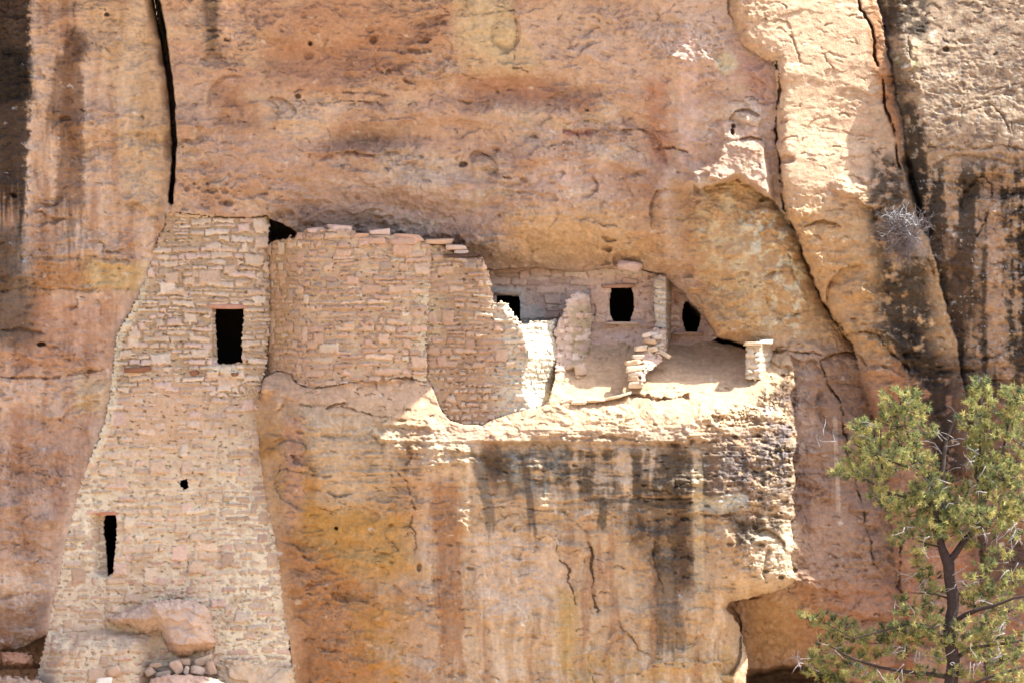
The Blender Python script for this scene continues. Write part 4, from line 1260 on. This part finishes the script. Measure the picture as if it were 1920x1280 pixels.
def mas_rem(us_, vs_, S, UU, VV):
    mort = .030 + .015 * fbm(UU / 20, VV / 20, 551, 3)
    mc = blend(UU.shape, [(204, 166, 138), ((196, 162, 124), sst(UU, 1060, 1080)), ((226, 192, 166), (1 - sst(VV, 560, 580)))])
    return stone_field(us_, vs_, S, 9, (9, 17), (12, 30), .055, mort, PB, mc, gap=1.4, round_=4)


wall_mesh("wall", REMNANT, y_remnant, M_WALL, rem, 9, thick=.5, lip=.12, masonry=mas_rem, jag=4)
reparent_fix(rem)


# --- two free-standing pillars
def pillar(label, poly, yfun, seed, split, pal, base):
    o = empty("stone_pillar", base, label, "pillar")

    def mas(us_, vs_, S, UU, VV):
        mort = .012 + .03 * sst(UU, split, split + 4)
        mc = blend(UU.shape, [(206, 172, 142), ((196, 164, 134), sst(UU, split, split + 4))])
        return stone_field(us_, vs_, S, seed, (8, 13), (30, 60), .06, mort, pal, mc, gap=.9, big=0, round_=4)
    wall_mesh("wall", poly, yfun, M_WALL, o, seed, step=1.0, thick=.4, lip=.08, masonry=mas, jag=2.2)
    reparent_fix(o)
    return o


pl1 = pillar("tall slim pillar of stacked stones beside the small end room doorway", [(1226, 520), (1240, 514), (1256, 520), (1262, 545), (1260, 600), (1258, 652), (1246, 668), (1230, 655), (1228, 600), (1225, 560)],
             lambda u, v: .95 + 1.1 * np.clip((u - 1248) / 16, 0, 1) - .05 * np.clip((1240 - u) / 14, 0, 1), 10, 1248, PL, P(1242, 665, .95))
pl2 = pillar("short stub pillar with a thin flat capstone at the right end of the ledge", [(1399, 646), (1420, 640), (1448, 640), (1453, 660), (1452, 694), (1438, 706), (1416, 714), (1397, 709), (1398, 680)],
             lambda u, v: -.32 + 1.0 * np.clip((u - 1424) / 28, 0, 1), 12, 1424, PL, P(1424, 712, -.3))
slab("capstone", 1394, 641, 1430, 648, -.28, .3, (222, 192, 160), 71, pl2)
slab("capstone", 1424, 636, 1450, 645, .05, .25, (228, 204, 172), 72, pl2)

# --- tumbled dry stack
stk = empty("ruined_wall", P(1205, 728, -.3), "low tumbled stack of loose flat stones on the ledge floor below the slim pillar", "ruined wall")
STUB = [(1200, 660), (1206, 636), (1216, 620), (1234, 612), (1250, 618), (1252, 650), (1242, 676), (1226, 690), (1212, 700), (1206, 726), (1198, 726)]


def mas_stub(us_, vs_, S, UU, VV):
    mort = .02 + .02 * fbm(UU / 14, VV / 14, 561, 3)
    return stone_field(us_, vs_, S, 13, (8, 14), (12, 26), .08, mort, PB + PL, blend(UU.shape, [(200, 160, 134)]), gap=1.6, round_=4.5)


wall_mesh("wall", STUB, lambda u, v: .35 - 1.0 * sst(v, 620, 725) + .25 * np.clip((u - 1215) / 30, 0, 1.3), M_WALL, stk, 13, thick=.4, lip=.12, masonry=mas_stub, jag=4)
reparent_fix(stk)
for i, (u, v, ru, rv, y, rot) in enumerate([(1192, 721, 14, 6.5, -.52, .05), (1189, 709, 11, 6, -.5, -.1), (1192, 701, 13, 4.5, -.5, .1), (1189, 691, 16, 5.5, -.5, .12), (1186, 680, 15, 4.5, -.45, .12), (1196, 669, 11, 4, -.3, -.05), (1201, 653, 12, 5, -.1, .1), (1218, 640, 13, 5, .1, -.1), (1232, 632, 11, 5, .3, .2), (1222, 655, 12, 5, .1, .1), (1236, 652, 10, 4, .3, -.2), (1212, 628, 9, 4, .1, .3), (1246, 664, 14, 4, .2, -.5)]):
    o = stone("stone", u, v, y, ru * 1.15, rv * 1.2, .14, [(220, 184, 148), (206, 166, 130), (222, 190, 160)][i % 3], 80 + i, stk, rot, rough=.08)
    o["fixed"] = 1

# ------------------------------------------------------------------ boulders and loose stones
def boulder_relief(color, seed, k, rad):
    def f(UU, VV, sd):
        b = np.clip(sd / rad, 0, 1)
        H = k * np.sqrt(1 - (1 - b) ** 2) + .10 * fbm(UU / 50, VV / 40, 600 + seed, 3) + .012 * fbm(UU / 9, VV / 9, 610 + seed, 3)
        q = 2.4 * fbm(UU / 60, VV / 50, 620 + seed, 2); fq = np.floor(q)
        H = H + .05 * (fq + sst(q - fq, .85, 1))
        C_ = np.empty(UU.shape + (3,), dtype=F); C_[:] = alb(*color)
        C_ *= (1 + .10 * fbm(UU / 40, VV / 30, 630 + seed, 4) + .05 * fbm(UU / 6, VV / 6, 640 + seed, 2))[..., None]
        return H, C_
    return f


BOUL = [(198, 1158), (232, 1146), (282, 1128), (330, 1121), (372, 1127), (393, 1141), (398, 1168), (406, 1212), (372, 1223), (332, 1237), (318, 1226), (310, 1200), (298, 1184), (276, 1188), (256, 1180), (240, 1172), (214, 1172)]


def post_boul(UU, VV, Y_, C_):
    # shoulder on the left steps back; underside on the lower right turns under
    Y_ = Y_ + .22 * sst(-(UU - 300) + .5 * (VV - 1150), 0, 14)
    ln = seg_dist(UU, VV, [(300, 1180), (330, 1205), (405, 1200)])
    und = sst((VV - np.interp(UU, [300, 340, 372, 406], [1196, 1206, 1205, 1200])), 0, 5)
    Y_ = Y_ + .30 * und * (VV - 1200) / 30
    C_ = mixc(C_, alb(196, 146, 104), .5 * und)
    C_ = mixc(C_, alb(190, 146, 112), .5 * sst(UU + .6 * (VV - 1150), 330, 250) * sst(VV, 1150, 1165))
    return Y_, C_


o = wall_mesh("boulder", BOUL, lambda u, v: -.82 + 0 * u, M_ROCK, None, 21, thick=.7, relief=boulder_relief((208, 170, 142), 1, .55, 42), jag=3, post=post_boul)
tag(o, "large smooth pink boulder lodged against the foot of the tower", "boulder")
o = wall_mesh("boulder", [(282, 1272), (310, 1264), (350, 1264), (395, 1268), (430, 1284), (450, 1310), (460, 1330), (270, 1330), (275, 1290)], lambda u, v: -1.35 + 0 * u, M_ROCK, None, 22, thick=.8, relief=boulder_relief((214, 168, 138), 2, .4, 30), jag=2)
tag(o, "rounded pink boulder top at the bottom edge below the rubble", "boulder")
o = wall_mesh("boulder", [(400, 1240), (440, 1232), (500, 1238), (552, 1250), (560, 1330), (392, 1330), (396, 1270)], lambda u, v: -.6 + 0 * u, M_ROCK, None, 23, thick=.6, relief=boulder_relief((206, 172, 138), 3, .22, 30), jag=5)
tag(o, "tan layered rock outcrop at the lower right corner of the tower foot", "boulder")
o = wall_mesh("boulder", [(-40, 1268), (20, 1266), (70, 1272), (96, 1284), (100, 1330), (-40, 1330)], lambda u, v: -1.2 + 0 * u, M_ROCK, None, 24, thick=.6, relief=boulder_relief((178, 142, 116), 4, .3, 18), jag=4)
tag(o, "flat brown boulder in the bottom left corner of the picture", "boulder")
o = wall_mesh("boulder", [(0, 1222), (30, 1220), (62, 1226), (66, 1246), (40, 1252), (6, 1246)], lambda u, v: -.3 + 0 * u, M_ROCK, None, 25, thick=.5, relief=boulder_relief((184, 130, 98), 5, .25, 16), jag=4)
tag(o, "reddish boulder wedged in the dark gap under the left cliff", "boulder")

GR = "loose stones below the pink boulder"
for i, (u, v, ru, rv, rot, col, lb) in enumerate([
        (332, 1250, 13, 15, .5, (214, 172, 140), "upright pink rubble stone below the point of the large boulder"),
        (348, 1240, 12, 8, -.1, (196, 158, 128), "small squarish rubble stone tucked under the boulder"),
        (380, 1238, 21, 9, .3, (190, 158, 130), "grey tilted rubble slab under the boulder's right edge"),
        (371, 1256, 16, 9, -.25, (206, 170, 142), "rounded rubble stone in the middle of the rubble right of the upright stone"),
        (396, 1250, 9, 15, .3, (186, 150, 122), "narrow leaning rubble stone at the right end of the rubble"),
        (306, 1262, 17, 6, .2, (184, 152, 124), "thin flat rubble slab left of the upright stone"),
        (281, 1258, 12, 9, .6, (190, 156, 128), "small wedge of rubble at the left end of the heap"),
        (350, 1256, 6, 9, -.3, (220, 186, 156), "tiny pale rubble chip between the upright and rounded stones"),
        (292, 1246, 13, 5, .1, (186, 150, 120), "thin brown rubble flake above the flat slab")]):
    stone("loose_stone", u, v, -1.05 if v > 1245 else -.95, ru, rv * 1.1, .16, col, 120 + i, None, rot, M_ROCK, lb, "stone", GR, .08)
stone("loose_stone", 213, 1257, -1.25, 14, 10, .14, (214, 172, 140), 140, None, .3, M_ROCK, "squarish tan stone on the rubble wall above the bright stone", "stone", None, .06)
stone("loose_stone", 195, 1278, -1.7, 17, 10, .14, (255, 244, 214), 141, None, -.05, M_ROCK, "bright stone coloured as if sunlit at the bottom edge left of the boulder", "stone", None, .05)  # near-white colour stands in for direct sun on this stone
stone("loose_stone", 1088, 692, .15, 13, 14, .14, (206, 170, 142), 142, None, .15, M_ROCK, "upright pale stone leaning at the foot of the thin wall remnant", "stone", None, .06)
stone("stone_slab", 1181, 500, .92, 28, 10, .32, (214, 172, 148), 143, None, -.12, M_ROCK, "thick pink slab jammed under the overhang above the right window", "slab", None, .06)
GR = "flat slabs along the ledge lip"
for i, (u, v, ru, rv, y, rot, lb) in enumerate([
        (1064, 752, 17, 3.4, -.75, .25, "short tilted flat slab at the left end of the slab row on the lip"),
        (1084, 755, 20, 3.0, -.8, .05, "second flat slab from the left on the lip, low and level"),
        (1116, 751, 22, 2.8, -.75, .1, "long thin flat slab in the middle of the slab row"),
        (1146, 746, 20, 2.8, -.68, .2, "flat slab right of the middle of the row, tilted upward"),
        (1172, 739, 15, 2.6, -.62, .3, "steepest small flat slab at the right end of the row")]):
    stone("stone_slab", u, v, y, ru, rv * 1.2, .2, (226, 192, 154), 150 + i, None, rot, M_ROCK, lb, "slab", GR, .05)

# ------------------------------------------------------------------ pinyon pine in front of the cliff
TY = -6.0
tree = empty("pine_tree", P(1784, 1420, TY), "green pinyon pine with a dark forked trunk in front of the right-hand cliff", "tree")
rt = np.random.RandomState(9)


def path(pts, y0=TY, dy=0.0, jit=.0):
    return [P(u + rt.normal() * jit, v + rt.normal() * jit, y0 + dy * i + rt.normal() * jit * .01) for i, (u, v) in enumerate(pts)]


BK = alb(74, 58, 52); GREY = alb(168, 150, 140)
T = Tubes()
T.add(path([(1782, 1440), (1785, 1330), (1783, 1280), (1788, 1240), (1781, 1200), (1780, 1172), (1787, 1140), (1787, 1116), (1780, 1085), (1779, 1058), (1766, 1026), (1758, 990), (1754, 960), (1750, 920), (1735, 880), (1715, 850), (1700, 810), (1692, 760)]),
      [.15, .135, .125, .118, .124, .112, .108, .116, .098, .11, .074, .062, .055, .045, .036, .03, .02, .01], BK, 10)
T.build("trunk", M_BARK, tree)
LIMBS = [([(1779, 1058), (1794, 1034), (1806, 1014), (1824, 996), (1836, 965), (1848, 930), (1866, 890), (1880, 850), (1890, 790), (1896, 740)], .072, .012, .05),
         ([(1785, 1168), (1808, 1152), (1834, 1142), (1866, 1134), (1900, 1120), (1960, 1110)], .052, .018, -.1),
         ([(1786, 1270), (1750, 1262), (1700, 1258), (1650, 1250), (1600, 1236), (1560, 1215)], .05, .014, -.08),
         ([(1784, 1235), (1820, 1215), (1860, 1205), (1920, 1200)], .045, .02, .1), ([(1750, 925), (1700, 930), (1660, 920), (1640, 905), (1600, 880)], .03, .01, .08),
         ([(1735, 880), (1690, 870), (1640, 850), (1600, 830)], .025, .008, -.08), ([(1664, 918), (1654, 890), (1652, 850), (1650, 800), (1670, 770)], .026, .008, .0),
         ([(1782, 1200), (1740, 1180), (1700, 1170), (1660, 1180), (1600, 1195), (1550, 1170)], .03, .008, -.12), ([(1768, 1024), (1740, 1020), (1710, 1010)], .022, .008, -.1),
         ([(1848, 930), (1830, 890), (1836, 840), (1838, 780), (1840, 740)], .03, .008, .05), ([(1786, 1300), (1850, 1270), (1920, 1250)], .04, .02, -.1), ([(1784, 1120), (1750, 1110), (1710, 1108)], .02, .006, -.1)]
for pts, r0, r1, dy in LIMBS:
    T = Tubes()
    T.add(path(pts, TY, dy, 1.5), list(np.linspace(r0, r1, len(pts))), BK, 7)
    T.build("branch", M_BARK, tree)
T = Tubes()
T.add(path([(1766, 1000), (1768, 950), (1768, 890), (1771, 850), (1775, 822), (1788, 792), (1790, 772), (1784, 764), (1772, 757)]), [.05, .045, .04, .036, .032, .022, .016, .012, .006], alb(96, 80, 72), 7)
for pts in ([(1766, 850), (1752, 830), (1738, 826), (1708, 828)], [(1767, 826), (1756, 812), (1750, 806)], [(1788, 792), (1780, 788), (1776, 786)], [(1760, 842), (1750, 836), (1742, 836)]):
    T.add(path(pts, TY, .04), list(np.linspace(.014, .004, len(pts))), GREY, 4)
T.build("dead_snag", M_BARK, tree)

CLUMPS = [(1690, 750, 44, 26, 1), (1722, 770, 24, 24, .8), (1668, 768, 24, 22, .6), (1682, 790, 40, 26, 1), (1612, 800, 26, 16, .5), (1640, 812, 34, 20, .8), (1690, 828, 42, 22, 1), (1735, 806, 22, 16, .5), (1620, 838, 40, 18, .7), (1660, 850, 44, 20, 1), (1600, 866, 30, 16, .6), (1572, 884, 22, 10, .35), (1606, 886, 30, 14, .5),
          (1715, 858, 30, 26, .8), (1735, 870, 26, 22, .6), (1740, 896, 24, 18, .5), (1650, 930, 30, 18, .7), (1680, 940, 34, 18, .7), (1700, 960, 48, 22, 1), (1740, 920, 34, 22, .8), (1765, 910, 26, 22, .6), (1762, 950, 36, 26, 1), (1800, 935, 40, 26, 1), (1830, 960, 36, 20, .8), (1870, 960, 44, 22, .9), (1905, 970, 34, 20, .6), (1700, 990, 24, 12, .5), (1690, 1010, 30, 12, .5), (1735, 988, 34, 14, .7), (1760, 992, 18, 12, .4), (1800, 975, 30, 14, .5),
          (1836, 722, 20, 16, .5), (1840, 748, 34, 24, 1), (1826, 786, 34, 26, 1), (1848, 810, 36, 24, .9), (1832, 838, 30, 22, .8), (1852, 866, 38, 22, .9), (1880, 890, 34, 26, .8), (1838, 905, 30, 20, .7), (1905, 736, 32, 26, .9), (1900, 776, 34, 28, .9), (1912, 820, 28, 30, .7), (1905, 880, 32, 34, .8), (1868, 925, 38, 22, .8), (1915, 930, 24, 30, .5),
          (1516, 1154, 18, 9, .3), (1545, 1162, 30, 14, .7), (1575, 1172, 32, 16, .7), (1560, 1192, 30, 14, .6), (1600, 1195, 30, 14, .6), (1536, 1232, 22, 16, .6), (1530, 1256, 26, 18, .7), (1560, 1262, 26, 18, .6), (1575, 1280, 24, 14, .4), (1640, 1200, 36, 14, .6), (1690, 1120, 14, 8, .2), (1700, 1148, 22, 12, .5), (1725, 1132, 24, 12, .4), (1752, 1106, 24, 12, .4), (1740, 1102, 20, 12, .3), (1670, 1185, 40, 16, .7), (1720, 1190, 36, 20, .7), (1745, 1170, 26, 16, .5),
          (1690, 1222, 30, 12, .4), (1720, 1262, 40, 14, .6), (1830, 1130, 26, 16, .5), (1860, 1108, 40, 18, .8), (1900, 1086, 32, 16, .6), (1890, 1140, 40, 18, .7), (1815, 1180, 34, 20, .7), (1850, 1195, 34, 16, .5), (1815, 1210, 26, 16, .4), (1880, 1230, 34, 22, .6), (1910, 1205, 26, 20, .4), (1790, 1262, 30, 14, .4), (1850, 1266, 36, 14, .5), (1900, 1270, 30, 14, .4), (1660, 1280, 30, 12, .3), (1760, 1230, 30, 12, .3), (1590, 1236, 34, 20, .6), (1556, 1218, 36, 16, .6), (1612, 1262, 34, 16, .5), (1640, 1225, 30, 14, .5), (1700, 1180, 40, 18, .6), (1748, 1008, 30, 16, .6), (1776, 1002, 26, 16, .6), (1812, 990, 30, 14, .6), (1850, 985, 34, 14, .6), (1890, 1000, 30, 14, .5), (1720, 925, 30, 20, .6), (1745, 940, 30, 22, .7), (1780, 970, 30, 20, .7), (1860, 1170, 34, 16, .6), (1840, 1225, 30, 16, .5), (1640, 890, 36, 14, .5), (1670, 870, 34, 16, .5), (1740, 1078, 30, 12, .4), (1725, 1058, 24, 10, .3), (1716, 1036, 26, 10, .4), (1830, 1090, 30, 12, .4), (1845, 1060, 24, 10, .3), (1770, 1200, 26, 12, .4), (1750, 1150, 24, 12, .4), (1806, 1120, 20, 10, .3), (1820, 1020, 26, 10, .4), (1870, 1040, 30, 12, .4)]
GREENS = [lin(c) for c in ((184, 184, 126), (162, 169, 116), (138, 150, 104), (110, 126, 90), (202, 197, 136), (86, 104, 78))]
nV = []; nF = []; nC = []
TW = Tubes()
for (cu, cv, ru, rv, wgt) in CLUMPS:
    depth = rt.normal() * .35
    ru *= .9; rv *= .88
    n_t = int(ru * rv * .054 * (.68 + .42 * wgt)) + 7
    core = P(cu, cv + rv * .45, TY + depth)
    for k in range(n_t):
        a = rt.uniform(0, 2 * math.pi); rr = math.sqrt(rt.rand()) * 1.02
        du = rr * math.cos(a); dv = rr * math.sin(a)
        dpt = rt.uniform(-1, 1) * math.sqrt(max(0, 1.05 - rr * rr)) * min(ru, rv) / PXM * 1.3
        base = P(cu + du * ru, cv + dv * rv, TY + depth + dpt)
        dirv = Vector((du, dpt * 2.0 - .1, -dv + .75)) + Vector(rt.normal(size=3)) * .45
        dirv.normalize()
        L = rt.uniform(.07, .12)
        if rt.rand() < .28:
            mid = (core + base) / 2 + Vector(rt.normal(size=3)) * .03
            TW.add([core, mid, base], [.008, .006, .004], GREY if rt.rand() < .35 else BK, 3)
        col = GREENS[rt.choice(6, p=[.22, .24, .22, .14, .08, .10])] * (1 + .12 * rt.normal())
        for q_ in range(26):
            t = rt.rand()
            o_ = base + dirv * (L * (t - .35))
            nd = dirv * rt.uniform(.15, 1.0) + Vector(rt.normal(size=3)) * .62
            nd.normalize()
            ln_ = rt.uniform(.06, .115)
            sd_ = nd.cross(Vector(rt.normal(size=3))).normalized() * .0085
            b = len(nV)
            nV += [o_ - sd_, o_ + sd_, o_ + nd * ln_]
            nF.append((b, b + 1, b + 2)); nC += [col, col, col * 1.12]
nv_ = np.array(nV, dtype=F) - np.array(tree.location, dtype=F)
link("crown", mesh_np("crown", nv_, np.array(nF, dtype=np.int32), np.clip(np.array(nC, dtype=F), .01, .6), M_LEAF, False), tree)
# bare grey twigs
TWIGS = [(1545, 826, -1), (1640, 815, -.4), (1760, 905, .4), (1815, 880, -.5), (1800, 820, -.6), (1830, 850, -.3), (1850, 920, -.4), (1790, 930, -.8), (1700, 985, 1.2), (1745, 1000, 1.5), (1810, 995, 1.4), (1840, 985, 1.3), (1870, 1000, 1.4), (1895, 985, 1.6), (1900, 1000, 1.2), (1740, 1040, -.1), (1720, 1070, 0), (1800, 1080, 3.0), (1750, 1120, .3), (1690, 1205, .5), (1730, 1215, .6), (1520, 1240, .2), (1505, 1238, .1), (1640, 1260, 1.2), (1690, 1250, 1.2), (1760, 1240, .5), (1820, 1090, .2), (1850, 1130, .5), (1880, 1170, .7), (1900, 1190, .9), (1860, 1220, 1.0), (1800, 1205, .4), (1830, 1240, 1.2), (1700, 1150, .2), (1560, 1215, .5), (1900, 1060, .1)]
for (u, v, an) in TWIGS:
    for s_ in range(4):
        a = an + rt.normal() * .6
        p = P(u + rt.normal() * 12, v + rt.normal() * 8, TY - .25 + rt.normal() * .2)
        pts = [p]; d_ = Vector((-math.cos(a), rt.normal() * .3, -math.sin(a)))
        for k in range(4):
            d_ = (d_ + Vector(rt.normal(size=3)) * .35).normalized()
            pts.append(pts[-1] + d_ * rt.uniform(.05, .11))
        TW.add(pts, [.009, .008, .006, .004, .0025], GREY, 4)
        if rt.rand() < .7:
            d2 = (d_ + Vector(rt.normal(size=3)) * .6).normalized()
            TW.add([pts[2], pts[2] + d2 * .08, pts[2] + d2 * .15 + Vector((0, 0, -.02))], [.006, .005, .003], GREY, 3)
TW.build("twig", M_BARK, tree)

# ------------------------------------------------------------------ dead shrub on the varnished rock
bush = empty("dead_shrub", P(1702, 486, -.7), "leafless grey dead shrub clinging to the dark-stained rock at the right", "shrub")
T = Tubes()
rs = np.random.RandomState(4)


def sprout(p, d, L, r_, depth, col, drop):
    pts = [p]
    for k in range(4):
        d = (d + Vector(rs.normal(size=3)) * .30 + Vector((0, 0, drop))).normalized()
        pts.append(pts[-1] + d * L / 4)
        if depth > 0 and k > 0:
            for q_ in range(2):
                d2 = (d + Vector(rs.normal(size=3)) * .75).normalized()
                sprout(pts[-1], d2, L * rs.uniform(.45, .75), r_ * .62, depth - 1, col, drop)
    T.add(pts, list(np.linspace(r_, r_ * .5, 5)), col, 3)


WH = alb(206, 196, 186); GB = alb(128, 108, 100)
for i in range(14):
    sprout(P(1700, 468, -.68), Vector((rs.uniform(-.7, .15), rs.uniform(-.4, .1), 1)), .55, .011, 2, GB, -.02)
for i in range(11):
    sprout(P(1686 + rs.normal() * 8, 425, -.72), Vector((rs.uniform(-1, .3), rs.uniform(-.4, .1), rs.uniform(.1, .6))), .32, .011, 1, WH, -.04)
for i in range(22):
    sprout(P(1692 + rs.normal() * 12, 420 + rs.normal() * 8, -.72), Vector((rs.uniform(-.5, .4), rs.uniform(-.4, .1), -1)), .46, .007, 2, GB, -.03)
T.build("branches", M_BARK, bush)
